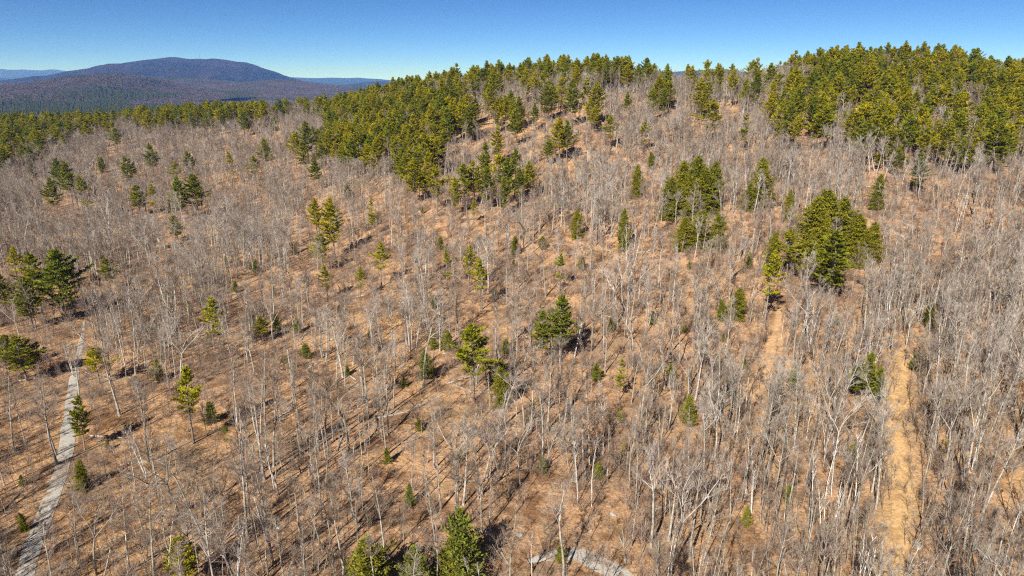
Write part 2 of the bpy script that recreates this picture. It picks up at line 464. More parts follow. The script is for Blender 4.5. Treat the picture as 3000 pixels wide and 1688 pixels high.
def ridge(name, prof, D, depth_front, depth_back, mat, label, nx=160, ny=60, rough=0.10, seed=0, base=-128, lean=0.0):
    """a hill whose crest, seen from the drone, follows the measured crest line"""
    P = np.array(prof, float)
    az = (P[:, 0] - 1500) / F
    up = (844 - P[:, 1]) / F
    dy, dz = CP + up * SP, -SP + up * CP
    xs = az / dy * D; zs = dz / dy * D
    X = np.linspace(xs[0], xs[-1], nx)
    zc = np.interp(X, xs, zs)
    k = np.array([0.25, 0.5, 0.25]); zc[1:-1] = np.convolve(zc, k, 'valid')
    v = np.concatenate([np.linspace(-1, 0, ny)[:-1], np.linspace(0, 1, ny // 3)])
    XX, VV = np.meshgrid(X, v)
    YY = D + np.where(VV < 0, VV * depth_front, VV * depth_back)
    fall = 1 - np.abs(VV) ** 1.25
    n = fbm(XX / (depth_front * 0.22), YY / (depth_front * 0.42), seed, 5)
    amp = (zc.max() - base)
    ZZ = base + (zc[None, :] - base) * np.clip(fall + rough * 4 * n * np.abs(VV) ** 0.7 * (1 - np.abs(VV)) * 1.6, 0, 1.0)
    ZZ = np.where(VV < 0, np.minimum(ZZ, zc[None, :] / D * YY - 0.16 * (zc[None, :] - base) * np.minimum(1, -VV * 3)), ZZ)   # nothing in front rises above the crest line
    nr, nc = XX.shape
    a = (np.arange(nr - 1)[:, None] * nc + np.arange(nc - 1)[None, :]).ravel()
    q = np.stack([a, a + 1, a + nc + 1, a + nc], 1)
    me = mesh_np(name, np.stack([XX.ravel(), YY.ravel(), ZZ.ravel()], 1), q, mat, smooth=True)
    o = tag(link(name, me), label, 'mountain' if 'mountain' in name else 'hill', kind='structure')
    return XX, YY, ZZ

def r1(*pts): return [R(1, *p) for p in pts]
MT = ridge('mountain', r1((60, 440), (250, 400), (300, 372), (420, 345), (560, 302), (700, 262), (820, 241), (900, 226), (980, 215), (1080, 196), (1180, 186), (1280, 173), (1330, 174), (1420, 188), (1500, 186), (1560, 190), (1600, 183), (1660, 191), (1730, 205), (1850, 212), (1920, 235), (2000, 262), (2080, 285), (2130, 305), (2170, 325), (2210, 350), (2260, 370), (2400, 400), (2600, 440)),
      10000, 3000, 2500, M['mountain'], 'broad purple-blue mountain with a mast on its summit ridge', 240, 90, 0.34, 3)
HN = ridge('wooded_hill', r1((-500, 470), (-200, 450), (0, 440), (130, 402), (250, 390), (350, 372), (480, 350), (600, 330), (700, 322), (800, 318), (880, 318), (940, 310), (1000, 321), (1080, 325), (1120, 330), (1180, 350), (1230, 375), (1290, 400), (1400, 425), (1550, 450), (1800, 480)),
      4600, 1700, 1200, M['hill'], 'low brown wooded hill in front of the big mountain', 200, 60, 0.2, 8)
HR = ridge('wooded_hill', r1((850, 420), (1000, 345), (1100, 332), (1200, 345), (1300, 345), (1450, 335), (1520, 340), (1600, 350), (1700, 362), (1850, 372), (1950, 370), (2050, 355), (2130, 350), (2230, 355), (2330, 370), (2450, 385), (2574, 400), (2800, 420), (3100, 430), (3600, 440)),
      6800, 2200, 1400, M['hill'], 'long low wooded hills at the mountain foot, dark with conifers', 220, 60, 0.2, 14)
ridge('wooded_hill', r1((-900, 375), (-300, 372), (0, 370), (100, 380), (200, 375), (300, 386), (420, 410), (600, 440)), 7200, 1500, 1200, M['hill'], 'dark low hill line left of the mountain foot', 90, 40, 0.10, 19)
ridge('far_range', r1((-1500, 270), (-500, 260), (-200, 272), (0, 262), (60, 268), (130, 270), (170, 265), (230, 272), (280, 272), (340, 275), (380, 265), (430, 268), (500, 280), (560, 284), (640, 295), (900, 330), (1200, 360)), 25000, 4500, 3500, M['range'], 'pale blue mountain range fading left of the big mountain', 150, 30, 0.08, 23)
ridge('far_range', r1((-1500, 335), (-300, 325), (0, 330), (100, 345), (180, 340), (260, 355), (400, 372), (700, 385)), 16000, 3000, 2500, M['range'], 'second blue ridge below the pale far range', 90, 30, 0.08, 27)
ridge('far_range', r1((1700, 370), (2000, 335), (2200, 325), (2300, 330), (2400, 332), (2500, 328), (2574, 330), (2634, 332), (2694, 328), (2774, 335), (2854, 338), (2914, 345), (3000, 350), (3080, 348), (3300, 360), (3700, 380)), 22000, 4000, 3000, M['range'], 'long pale blue ridge right of the big mountain', 150, 30, 0.08, 33)
ridge('far_range', r1((1900, 400), (2250, 350), (2450, 372), (2574, 385), (2680, 374), (2774, 360), (2894, 355), (2994, 365), (3080, 370), (3300, 385), (3700, 400)), 13000, 2500, 2000, M['range'], 'darker blue ridge just above the sloping pine edge', 120, 30, 0.08, 37)
ridge('far_range', [R(3, *p) for p in ((-700, 340), (-300, 300), (0, 280), (220, 267), (300, 262), (440, 283), (520, 297), (900, 330), (1300, 350))], 15000, 2500, 2000, M['range'], 'purple hill glimpsed through the gap in the ridge trees', 100, 30, 0.08, 43)

# ------------------------------------------------------------------ tubes and trees
class Geo:
    def __init__(s): s.v = []; s.f3 = []; s.f4 = []; s.n = 0
    def add(s, V, q=None, t=None):
        s.v.append(V)
        if q is not None and len(q): s.f4.append(q + s.n)
        if t is not None and len(t): s.f3.append(t + s.n)
        s.n += len(V)
    def tubes(s, P, Rr, sides):
        P = np.asarray(P, float); Rr = np.asarray(Rr, float)
        if P.ndim == 2: P = P[None]; Rr = Rr[None]
        N, K, _ = P.shape
        if N == 0: return
        T = np.gradient(P, axis=1); T /= np.linalg.norm(T, axis=2, keepdims=True) + 1e-9
        ref = np.where(np.abs(T[:, :1, 2:3]) > 0.9, np.array([1.0, 0, 0]), np.array([0, 0, 1.0]))
        A = np.cross(T, np.broadcast_to(ref, T.shape)); A /= np.linalg.norm(A, axis=2, keepdims=True) + 1e-9
        B = np.cross(T, A)
        an = np.arange(sides) * 2 * math.pi / sides
        V = P[:, :, None, :] + Rr[:, :, None, None] * (A[:, :, None, :] * np.cos(an)[:, None] + B[:, :, None, :] * np.sin(an)[:, None])
        base = (np.arange(N) * K * sides)[:, None, None]
        k = np.arange(K - 1)[None, :, None] * sides; j = np.arange(sides)[None, None, :]; j2 = (j + 1) % sides
        q = np.stack([base + k + j, base + k + j2, base + k + sides + j2, base + k + sides + j], -1).reshape(-1, 4)
        s.add(V.reshape(-1, 3), q)
    def blades(s, C, D, L, Wd, rnd):
        """narrow pointed leaf-sized faces: C centre base, D direction, L length, Wd width"""
        N = len(C)
        side = np.cross(D, rnd.normal(size=(N, 3))); side /= np.linalg.norm(side, axis=1, keepdims=True) + 1e-9
        a = C - side * (Wd * 0.35)[:, None]; b = C + side * (Wd * 0.35)[:, None]
        m = C + D * (L * 0.55)[:, None]
        V = np.stack([a, m - side * (Wd * .5)[:, None], C + D * L[:, None], m + side * (Wd * .5)[:, None], b], 1)
        i = np.arange(N)[:, None] * 5
        q = np.concatenate([i + np.array([0, 1, 3, 4])], 0); t = i + np.array([1, 2, 3])
        s.add(V.reshape(-1, 3), q, t)
    def arrays(s):
        return np.concatenate(s.v), ([np.concatenate(s.f4)] if s.f4 else []) + ([np.concatenate(s.f3)] if s.f3 else [])

def unit(v): return v / (np.linalg.norm(v, axis=-1, keepdims=True) + 1e-9)

def curve_along(P0, D, L, K, rnd, bend_up=0.25, wob=0.08):
    """N curved branches: start P0 (N,3), direction D (N,3), length L (N,)"""
    N = len(P0)
    pts = [P0]; d = D.copy()
    for k in range(K - 1):
        d = unit(d + np.array([0, 0, bend_up / (K - 1)]) + rnd.normal(size=(N, 3)) * wob)
        pts.append(pts[-1] + d * (L / (K - 1))[:, None])
    return np.stack(pts, 1)

def at_frac(P, f):
    """point and tangent at fraction f (N,) along polylines P (N,K,3)"""
    K = P.shape[1]
    x = f * (K - 1); i = np.minimum(x.astype(int), K - 2); w = (x - i)[:, None]
    ar = np.arange(len(P))
    a, b = P[ar, i], P[ar, i + 1]
    return a * (1 - w) + b * w, unit(b - a)

def off_axis(T, ang, rnd, phi=None):
    N = len(T)
    r_ = rnd.normal(size=(N, 3)); s = unit(np.cross(T, r_))
    return unit(T * np.cos(ang)[:, None] + s * np.sin(ang)[:, None])

def bare_tree(seed, H=18, r0=0.2, fork=0.5, spread=3.4, nl=18, nb=7, nt=6, leaders=1, lean=0.02, crook=0.06, tw=0.0105, steep=1.0):
    rnd = np.random.default_rng(seed)
    g, c = Geo(), Geo()
    K = 9
    base = np.array([[0, 0, -0.4]])
    d0 = unit(np.array([[rnd.normal() * lean, rnd.normal() * lean, 1.0]]))
    fh = H * (fork if leaders > 1 else 0.94)
    T = curve_along(base, d0, np.array([fh]), K, rnd, 0.05, crook * 0.5)
    rtop = r0 * (0.62 if leaders > 1 else 0.14)
    rr = np.linspace(r0, rtop, K); rr[0] *= 1.35
    g.tubes(T, rr[None], 6)
    stems, srad = [T[0]], [rr]
    if leaders > 1:
        tip, tg = T[0, -1], unit(T[0, -1] - T[0, -2])
        ph = rnd.uniform(0, 6.28)
        for k in range(leaders):
            a = ph + k * 6.283 / leaders + rnd.normal() * 0.3
            tilt = rnd.uniform(0.22, 0.5)
            d = unit((tg + np.array([math.cos(a), math.sin(a), 0]) * tilt)[None])
            L = H * (0.97 - fork) * rnd.uniform(0.82, 1.05)
            S = curve_along(tip[None], d, np.array([L]), K, rnd, 0.25, crook * 1.3)
            r_ = np.linspace(rtop * rnd.uniform(0.68, 0.85), 0.022, K)
            g.tubes(S, r_[None], 5)
            stems.append(S[0]); srad.append(r_)
        src = stems[1:]; sr = srad[1:]; lo = 0.06
    else:
        src = stems; sr = srad; lo = fork
    # limbs
    si = rnd.integers(0, len(src), nl)
    f = lo + (0.98 - lo) * np.sort(rnd.random(nl)) ** 0.85
    SP_ = np.stack(src)[si]; SR = np.stack(sr)[si]
    p0, tg = at_frac(SP_, f)
    rel = (f - lo) / (1 - lo)
    ang = rnd.uniform(0.65, 1.15, nl) * (1 - 0.35 * rel) * steep
    D = off_axis(tg, ang, rnd); D[:, 2] = np.abs(D[:, 2]) * 0.8 + 0.12; D = unit(D)
    L = spread * (1.15 - 0.75 * rel) * rnd.uniform(0.6, 1.15, nl)
    if leaders > 1: L *= 0.8
    Lm = curve_along(p0, D, L, 6, rnd, 0.55, crook * 1.8)
    rb = np.minimum(0.55 * SR[np.arange(nl), np.minimum((f * (K - 1)).astype(int), K - 1)], 0.02 + 0.019 * L)
    rb = np.maximum(rb, 0.024)
    c.tubes(Lm, rb[:, None] * np.linspace(1, 0.35, 6)[None], 4)
    # stubs of dead branches low on the stem
    nd = rnd.integers(2, 6)
    p, tg2 = at_frac(np.repeat(T, nd, 0), rnd.uniform(0.25, 0.75, nd) * (1 if leaders > 1 else fork / 0.94))
    ds = off_axis(tg2, np.full(nd, 1.3), rnd)
    Ld = rnd.uniform(0.6, 2.0, nd)
    c.tubes(curve_along(p, ds, Ld, 3, rnd, 0.1, 0.1), np.array([0.028, 0.02, 0.01])[None] * np.ones((nd, 1)), 3)
    # branches
    n2 = nl * nb
    li = np.repeat(np.arange(nl), nb); fb = rnd.uniform(0.18, 1.0, n2)
    p, tg = at_frac(Lm[li], fb)
    D = off_axis(tg, rnd.uniform(0.35, 0.95, n2), rnd); D[:, 2] = D[:, 2] * 0.7 + 0.25; D = unit(D)
    L2 = L[li] * rnd.uniform(0.28, 0.55, n2) * (1.15 - 0.5 * fb)
    B = curve_along(p, D, L2, 4, rnd, 0.4, crook * 2)
    c.tubes(B, np.array([0.022, 0.019, 0.016, 0.012])[None] * np.ones((n2, 1)) * tw / 0.014, 3)
    # twigs
    n3 = n2 * nt
    bi = np.repeat(np.arange(n2), nt); ft = rnd.uniform(0.2, 1.0, n3)
    p, tg = at_frac(B[bi], ft)
    D = off_axis(tg, rnd.uniform(0.3, 0.9, n3), rnd); D[:, 2] = D[:, 2] * 0.8 + 0.22; D = unit(D)
    L3 = np.clip(L2[bi] * rnd.uniform(0.35, 0.8, n3), 0.25, 1.2)
    W = curve_along(p, D, L3, 2, rnd, 0.2, 0.05)
    c.tubes(W, np.array([1.0, 0.6])[None] * np.full((n3, 1), tw * 0.85), 3)
    return g.arrays(), c.arrays()

def birch_tree(seed, H=16, stems=1, r0=0.13, lean=0.05):
    rnd = np.random.default_rng(seed)
    g, c = Geo(), Geo()
    for s in range(stems):
        a = rnd.uniform(0, 6.28); K = 9
        d0 = unit(np.array([[math.cos(a) * (lean + 0.07 * (stems > 1)), math.sin(a) * (lean + 0.07 * (stems > 1)), 1.0]]))
        h = H * rnd.uniform(0.82, 1.0)
        T = curve_along(np.array([[math.cos(a) * 0.15 * (stems > 1), math.sin(a) * 0.15 * (stems > 1), -0.4]]), d0, np.array([h]), K, rnd, 0.0, 0.035)
        rr = np.linspace(r0, 0.02, K); g.tubes(T, rr[None], 6)
        nl = 12
        f = 0.45 + 0.53 * np.sort(rnd.random(nl))
        p, tg = at_frac(np.repeat(T, nl, 0), f)
        L = (3.0 - 2.0 * (f - 0.45) / 0.55) * rnd.uniform(0.6, 1.1, nl)
        Lm = curve_along(p, off_axis(tg, rnd.uniform(0.4, 0.75, nl), rnd), L, 5, rnd, 0.6, 0.06)
        g.tubes(Lm, 0.036 * np.linspace(1, 0.4, 5)[None] * np.ones((nl, 1)), 4)
        nb = 6; li = np.repeat(np.arange(nl), nb); n2 = nl * nb
        p, tg = at_frac(Lm[li], rnd.uniform(0.25, 1.0, n2))
        L2 = L[li] * rnd.uniform(0.25, 0.5, n2)
        B = curve_along(p, off_axis(tg, rnd.uniform(0.3, 0.8, n2), rnd), L2, 3, rnd, 0.4, 0.08)
        c.tubes(B, np.array([0.018, 0.014, 0.009])[None] * np.ones((n2, 1)), 3)
        nt = 4; bi = np.repeat(np.arange(n2), nt); n3 = n2 * nt
        p, tg = at_frac(B[bi], rnd.uniform(0.2, 1, n3))
        c.tubes(curve_along(p, off_axis(tg, rnd.uniform(0.3, 0.9, n3), rnd), np.full(n3, 0.5), 2, rnd, 0.1, 0.05), np.array([0.010, 0.006])[None] * np.ones((n3, 1)), 3)
    return g.arrays(), c.arrays()

def brush(seed, H=2.6, n=9):
    rnd = np.random.default_rng(seed); c = Geo()
    P0 = np.concatenate([rnd.normal(size=(n, 2)) * 0.35, np.full((n, 1), -0.1)], 1)
    D = unit(np.concatenate([rnd.normal(size=(n, 2)) * 0.3, np.ones((n, 1))], 1))
    L = H * rnd.uniform(0.5, 1.1, n)
    S = curve_along(P0, D, L, 4, rnd, 0.1, 0.12)
    c.tubes(S, np.array([0.026, 0.022, 0.016, 0.008])[None] * np.ones((n, 1)), 3)
    k = 9; si = np.repeat(np.arange(n), k)
    p, tg = at_frac(S[si], rnd.uniform(0.25, 1, n * k))
    B = curve_along(p, off_axis(tg, rnd.uniform(0.4, 0.9, n * k), rnd), L[si] * rnd.uniform(0.2, 0.45, n * k), 2, rnd, 0.2, 0.1)
    c.tubes(B, np.array([0.014, 0.008])[None] * np.ones((n * k, 1)), 3)
    return c.arrays()

def sapling(seed, H=7):
    rnd = np.random.default_rng(seed); c = Geo()
    T = curve_along(np.array([[0, 0, -0.2]]), unit(np.array([[rnd.normal() * .04, rnd.normal() * .04, 1.0]])), np.array([H]), 6, rnd, 0, 0.04)
    c.tubes(T, np.linspace(0.05, 0.014, 6)[None], 4)
    n = 22; f = rnd.uniform(0.3, 1, n); p, tg = at_frac(np.repeat(T, n, 0), f)
    L = H * 0.22 * (1.25 - f) * rnd.uniform(0.6, 1.2, n) + 0.3
    B = curve_along(p, off_axis(tg, rnd.uniform(0.5, 0.9, n), rnd), L, 3, rnd, 0.4, 0.08)
    c.tubes(B, np.array([0.02, 0.015, 0.01])[None] * np.ones((n, 1)), 3)
    k = 7; bi = np.repeat(np.arange(n), k); p, tg = at_frac(B[bi], rnd.uniform(0.2, 1, n * k))
    c.tubes(curve_along(p, off_axis(tg, rnd.uniform(0.3, 0.9, n * k), rnd), L[bi] * 0.4, 2, rnd, 0.1, 0.05), np.array([0.012, 0.007])[None] * np.ones((n * k, 1)), 3)
    return c.arrays()

def pine_tree(seed, H=22, cb=0.32, rmax=3.2, sparse=0.0, spacing=0.88, blade=(0.66, 0.27), droop=0.0, bushy=False, nper=(4, 6), asym=0.25, lv=(0.62, 1.15), jit=0.05, rnd_top=1.3):
    """white pine: tiers of level limbs carrying upswept plumes of needles"""
    rnd = np.random.default_rng(seed)
    g, c = Geo(), Geo()
    K = 8
    T = curve_along(np.array([[0, 0, -0.4]]), np.array([[0.0, 0, 1]]), np.array([H + 0.2]), K, rnd, 0.0, 0.012)
    r0 = 0.0125 * H
    g.tubes(T, np.linspace(r0, 0.03, K)[None] * np.array([1.3] + [1] * (K - 1))[None], 7)
    z = cb * H; C, D, Ls, Ws = [], [], [], []
    P0s, Ds, LL, TT = [], [], [], []
    lopside = rnd.uniform(0, 6.28)
    while z < H - 0.25:
        t = (z - cb * H) / (H * (1 - cb))
        prof = min(1.0, 0.5 + 2.2 * t) * min(1.0, (1 - t) * 1.55 + 0.06) if not bushy else (max(0.0, 1 - t ** rnd_top) ** 0.85) * min(1.0, 0.78 + 0.9 * t) + 0.05
        tier = rnd.uniform(0.72, 1.12) if not bushy else rnd.uniform(0.72, 1.15)
        if rnd.random() > sparse:
            nb = rnd.integers(nper[0], nper[1] + 1); ph = rnd.uniform(0, 6.28)
            for k in range(nb):
                a = ph + k * 6.283 / nb + rnd.normal() * 0.25
                L = rmax * prof * tier * rnd.uniform(*lv) * (1 + asym * math.cos(a - lopside)) * (1 + (0.34 if bushy else 0.22) * math.sin(3 * a + 6 * t + lopside))
                if L < 0.25: L = 0.25
                el = (0.0 - droop + 0.85 * t ** 1.2) + rnd.normal() * 0.1
                P0s.append([0, 0, z + rnd.normal() * 0.12]); Ds.append([math.cos(a) * math.cos(el), math.sin(a) * math.cos(el), math.sin(el)]); LL.append(L); TT.append(t)
        z += spacing * rnd.uniform(0.75, 1.3) * (1.15 - 0.45 * t)
    P0s, Ds, LL, TT = np.array(P0s), np.array(Ds), np.array(LL), np.array(TT)
    # put the limb roots on the stem
    fz = np.clip((P0s[:, 2] + 0.4) / (H + 0.2), 0, 1); pp, _ = at_frac(np.repeat(T, len(P0s), 0), fz); P0s[:, :2] = pp[:, :2]
    BR = curve_along(P0s, Ds, LL, 5, rnd, 0.38 - droop, 0.05)
    g2 = Geo()
    g2.tubes(BR, (0.018 + 0.012 * LL)[:, None] * np.linspace(1, 0.3, 5)[None], 3)
    # side sprays in the plane of each limb, then needle plumes along them
    st = np.maximum(2, (LL / (0.30 if not bushy else 0.26)).astype(int))
    bi = np.repeat(np.arange(len(LL)), st)
    f = np.concatenate([np.linspace(0.25 if not bushy else 0.12, 1.0, n) for n in st]) if len(st) else np.zeros(0)
    p, tg = at_frac(BR[bi], np.clip(f + rnd.normal(size=len(f)) * 0.03, 0, 1))
    up = np.array([0, 0, 1.0])
    lat = unit(np.cross(tg, up))
    for sgn in (-1, 1):
        ls = (0.12 + 0.34 * np.sin(np.pi * np.clip(0.25 + 0.75 * f, 0, 1)) * np.minimum(LL[bi], 2.6)) * rnd.uniform(0.5, 1.1, len(f))
        d = unit(tg * 0.75 + lat * sgn * 0.9 + up * (0.10 - droop) + rnd.normal(size=p.shape) * 0.12)
        for q in (0.25, 0.6, 1.0):
            keep = (rnd.random(len(f)) < (0.90 if not bushy else 0.96)) & (ls * q > 0.08)
            cc = p + d * (ls * q)[:, None] + rnd.normal(size=p.shape) * jit
            dd = unit(d * 0.8 + up * (0.38 - 1.2 * droop) + rnd.normal(size=p.shape) * (0.38 if jit < 0.1 else 0.7))
            C.append(cc[keep]); D.append(dd[keep])
    dd = unit(tg * 0.9 + up * (0.4 - droop) + rnd.normal(size=p.shape) * 0.3)
    C.append(p); D.append(dd)
    # leader
    n = 14; zz = np.linspace(H - 1.6, H + 0.15, n)
    C.append(np.stack([np.full(n, T[0, -1, 0]), np.full(n, T[0, -1, 1]), zz], 1) + rnd.normal(size=(n, 3)) * 0.05); D.append(unit(np.concatenate([rnd.normal(size=(n, 2)) * 0.45, np.full((n, 1), 1.0)], 1)))
    C = np.concatenate(C); D = np.concatenate(D)
    N = len(C)
    c.blades(C, D, blade[0] * rnd.uniform(0.65, 1.2, N), blade[1] * rnd.uniform(0.7, 1.25, N), rnd)
    tv, tf = g.arrays(); bv, bf = g2.arrays()
    trunk = (np.concatenate([tv, bv]), [tf[0], bf[0] + len(tv)])
    return trunk, c.arrays()

# ---- library of shapes: each is (trunk mesh, crown mesh, joined mesh, nominal height)
LIB = {}
lib_col = {}
def shape(kind, idx, parts, tmat, cmat, H):
    (tv, tf), (cv, cf) = parts
    tm = mesh_np('%s_trunk_%d' % (kind, idx), tv, tf, tmat, smooth=True)
    cm = mesh_np('%s_crown_%d' % (kind, idx), cv, cf, cmat)
    nt_ = sum(len(f) for f in tf); nc_ = sum(len(f) for f in cf)
    # joined copy for the mass of trees too far or too many to be single objects (face arrays keep their order by size)
    V = np.concatenate([tv, cv]); allf = [f for f in tf] + [f + len(tv) for f in cf]
    idxs = np.concatenate([np.zeros(nt_, int), np.ones(nc_, int)])
    jm = mesh_np('%s_%d' % (kind, idx), V, allf, [tmat, cmat], idxs)
    LIB.setdefault(kind, []).append((tm, cm, jm, H))

for i in range(7): shape('maple', i, bare_tree(100 + i, H=18, r0=0.15 + 0.015 * i, fork=0.36 + 0.035 * i, spread=3.3, nl=20, nb=7, nt=9, crook=0.06, tw=0.0085), M['bark'], M['twig'], 18)
for i in range(7): shape('oak', i, bare_tree(200 + i, H=18, r0=0.21 + 0.012 * i, fork=0.34 + 0.045 * i, spread=3.4 + 0.2 * i, nl=20, nb=7, nt=9, leaders=2 + i % 3, crook=0.11, lean=0.05, tw=0.0085), M['bark'], M['pale_twig'], 18)
for i in range(7): shape('pole', i, bare_tree(300 + i, H=14, r0=0.085 + 0.008 * i, fork=0.42 + 0.03 * i, spread=1.45, nl=14, nb=5, nt=4, crook=0.035, lean=0.03, tw=0.008, steep=0.62), M['bark'], M['pole_twig'], 14)
for i in range(5): shape('silver', i, bare_tree(150 + i, H=17, r0=0.13 + 0.015 * i, fork=0.38 + 0.03 * i, spread=3.2, nl=20, nb=7, nt=9, leaders=1 + (i % 2) * 2, crook=0.08, tw=0.0085), M['silver_bark'], M['pale_twig'], 17)
for i in range(4): shape('birch', i, birch_tree(400 + i, 16, 1 + i % 3, 0.12, 0.015 + 0.01 * i), M['birch'], M['twig'], 16)
for i in range(6): shape('pine', i, pine_tree(500 + i, 22, 0.28 + 0.05 * (i % 4), 4.3 + 0.4 * (i % 3), 0.06 * (i % 3)), M['pine_bark'], M['pine'], 22)
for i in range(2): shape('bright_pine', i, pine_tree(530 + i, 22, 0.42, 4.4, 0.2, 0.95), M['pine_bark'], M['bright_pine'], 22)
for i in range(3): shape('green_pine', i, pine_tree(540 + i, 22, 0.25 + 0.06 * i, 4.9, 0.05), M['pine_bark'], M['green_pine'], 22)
for i in range(2): shape('sparse_pine', i, pine_tree(550 + i, 20, 0.35, 3.2, 0.32, 0.9), M['pine_bark'], M['pine'], 20)
for i in range(3): shape('young_pine', i, pine_tree(560 + i, 8, 0.06, 2.9, 0.0, 0.42, (0.42, 0.16), bushy=True, nper=(6, 8), asym=0.2, jit=0.12), M['pine_bark'], M['young_pine'], 8)
for i in range(4): shape('hemlock', i, pine_tree(570 + i, 17, 0.05, 4.3, 0.0, 0.42, (0.36, 0.22), droop=0.30, bushy=True, nper=(7, 9), asym=0.2, lv=(0.74, 1.08), jit=0.2, rnd_top=1.75), M['pine_bark'], M['hemlock'], 17)
for i in range(1): shape('dead_pine', i, pine_tree(590, 22, 0.35, 2.8, 0.1), M['pine_bark'], M['dead_pine'], 22)

# ------------------------------------------------------------------ placing things
def top_height(P, ytop):
    u = (844 - ytop) / F
    return P[1] * (u * CP - SP) / (CP + u * SP) - P[2]

def plant(name, lib, var, P, H, rz, label, cat, group=None, tilt=(0, 0), wide=1.0):
    tm, cm, jm, H0 = LIB[lib][var % len(LIB[lib])]
    e = bpy.data.objects.new(name, None); COL.objects.link(e)
    e.empty_display_size = 0.5
    e.location = P; e.rotation_euler = (tilt[0], tilt[1], rz)
    s = H / H0; e.scale = (s * wide, s * wide, s)
    for nm, me in (('trunk', tm), ('crown', cm)):
        o = bpy.data.objects.new(nm, me); COL.objects.link(o); o.parent = e
    tag(e, label, cat, group)
    return e

taken = []          # (x, y, clear radius) of everything placed by hand
SEEN = []
ANCHORS = []        # (px, py, phrase) used to say where the look-alike trees stand
def landmark(lib, reg, x, ytop, ybase, label, anchor=None, wide=1.0, var=None, name=None, tilt=(0, 0), hmax=27, cat='tree', group=None):
    xt, yt = R(reg, x, ytop); xb, yb = R(reg, x, ybase)
    xb = 1500 + (xt - 1500) * (7468 - yb) / (7468 - yt)
    P = cast(xb, yb, height)
    if P is None: return None
    H = float(np.clip(top_height(P, yt), 2.0, hmax))
    if lib == 'hemlock': wide *= 1.18
    if lib in ('pine', 'green_pine', 'sparse_pine', 'bright_pine'): wide *= 1.22
    v = var if var is not None else int(rng.integers(0, 20))
    nm = name or {'young_pine': 'young_pine', 'hemlock': 'hemlock_tree', 'birch': 'birch_tree', 'dead_pine': 'pine_tree'}.get(lib, 'pine_tree' if 'pine' in lib else 'bare_tree')
    plant(nm, lib, v, P, H, rng.uniform(0, 6.28), label, cat, group, tilt, wide)
    SEEN.append((xt, yt, yb, P[1], lib, H, label))
    taken.append((P[0], P[1], 2.2 if lib == 'birch' else 1.2 + 0.11 * H, nm))
    if anchor: ANCHORS.append((xt, (yt + yb) / 2, anchor))
    return P

L_ = landmark
# --- left edge and left slope
L_('green_pine', 1, 360, 1090, 1400, 'front pine of the dark trio at far left, open tiers and bare lower trunk', 'the dark pine trio')
L_('green_pine', 1, 405, 945, 1260, 'rear left pine of the dark trio at far left, narrow top')
L_('green_pine', 1, 490, 965, 1300, 'rear right pine of the dark trio at far left, full conical crown')
L_('sparse_pine', 1, 615, 1070, 1400, 'thin olive pine on a long bare trunk just right of the dark trio', None, 1.2)
L_('green_pine', 1, 945, 925, 1150, 'flat-topped dark pine with a long limb reaching left, far left slope', 'the flat-topped dark pine', 1.25)
L_('green_pine', 1, 1125, 830, 1070, 'tall layered dark pine above the flat-topped one on the left slope', 'the tall layered pine', 1.1)
L_('green_pine', 1, 1020, 1140, 1370, 'broad low dark pine below the flat-topped one', 'the broad low dark pine', 1.45)
L_('sparse_pine', 1, 1130, 1130, 1370, 'slim dark pine close right of the broad low one', None, 1.1)
L_('pine', 1, 1310, 965, 1170, 'small olive pine directly above the tall open pair', None)
L_('green_pine', 1, 1410, 885, 1080, 'compact conical pine beside a white-limbed bare tree on the left slope', 'the compact conical pine', 1.1)
L_('pine', 1, 1320, 1080, 1400, 'left olive pine of the tall open pair on the left slope', None, 1.1)
L_('green_pine', 1, 1455, 1055, 1380, 'right dark pine of the tall open pair, trunk showing below', 'the tall open pine pair', 1.25)
L_('green_pine', 4, 1315, 80, 280, 'small lone dark pine standing below the tall open pair', 'the small lone dark pine', 1.3)
L_('sparse_pine', 1, 1725, 885, 1140, 'slim dull pine alone midway between two pine groups on the left slope', 'the slim dull pine', 1.0)
L_('pine', 1, 1910, 920, 1130, 'narrow dark-green pine right of the slim dull one', 'the narrow dark-green pine', 0.95)
L_('green_pine', 1, 860, 710, 880, 'spreading pine standing just below the long left pine belt', None, 1.3)
L_('young_pine', 1, 755, 930, 1050, 'dull small evergreen between the dark trio and flat-topped pine', None)
L_('pine', 1, 1865, 630, 760, 'pine at the right end of the long left pine belt', None)
L_('young_pine', 1, 2070, 630, 730, 'dull round evergreen above the soft pale-green one', None)
L_('young_pine', 1, 1990, 790, 960, 'soft pale-green evergreen among grey trunks left of the paired pines', None, hmax=18)
L_('green_pine', 1, 2300, 640, 960, 'tallest pine of the tight group left of the big middle stand', 'the tight group left of the middle stand')
L_('pine', 1, 2210, 740, 1020, 'left pine of the tight group left of the middle stand')
L_('pine', 1, 2275, 800, 1070, 'front olive pine of the tight group left of the middle stand')
L_('pine', 1, 2420, 730, 940, 'slim pine just right of the tight group by the middle stand', None, 0.85)
L_('green_pine', 1, 2370, 940, 1190, 'dark pine with showing trunk below the tight group', 'the dark pine below the tight group')
L_('young_pine', 1, 230, 1010, 1085, 'small bright yellow-green bush at the far left woods', None)
L_('pine', 1, 2370, 1240, 1530, 'upper left pine of the olive column right of the left slope', 'the olive pine column')
L_('pine', 1, 2490, 1235, 1690, 'tall right pine of the olive column, long bare trunk', None, 0.9)
L_('pine', 4, 2410, 220, 520, 'middle pine of the olive column', None)
L_('bright_pine', 4, 2450, 455, 720, 'lowest bright olive pine at the foot of the column', 'the lowest column pine')
L_('bright_pine', 4, 75, 320, 640, 'olive-yellow pine at the left edge behind the big dark pines', None, 1.1)
L_('green_pine', 4, 225, 370, 830, 'left one of the two big dark pines beside the gravel road', None, 1.15)
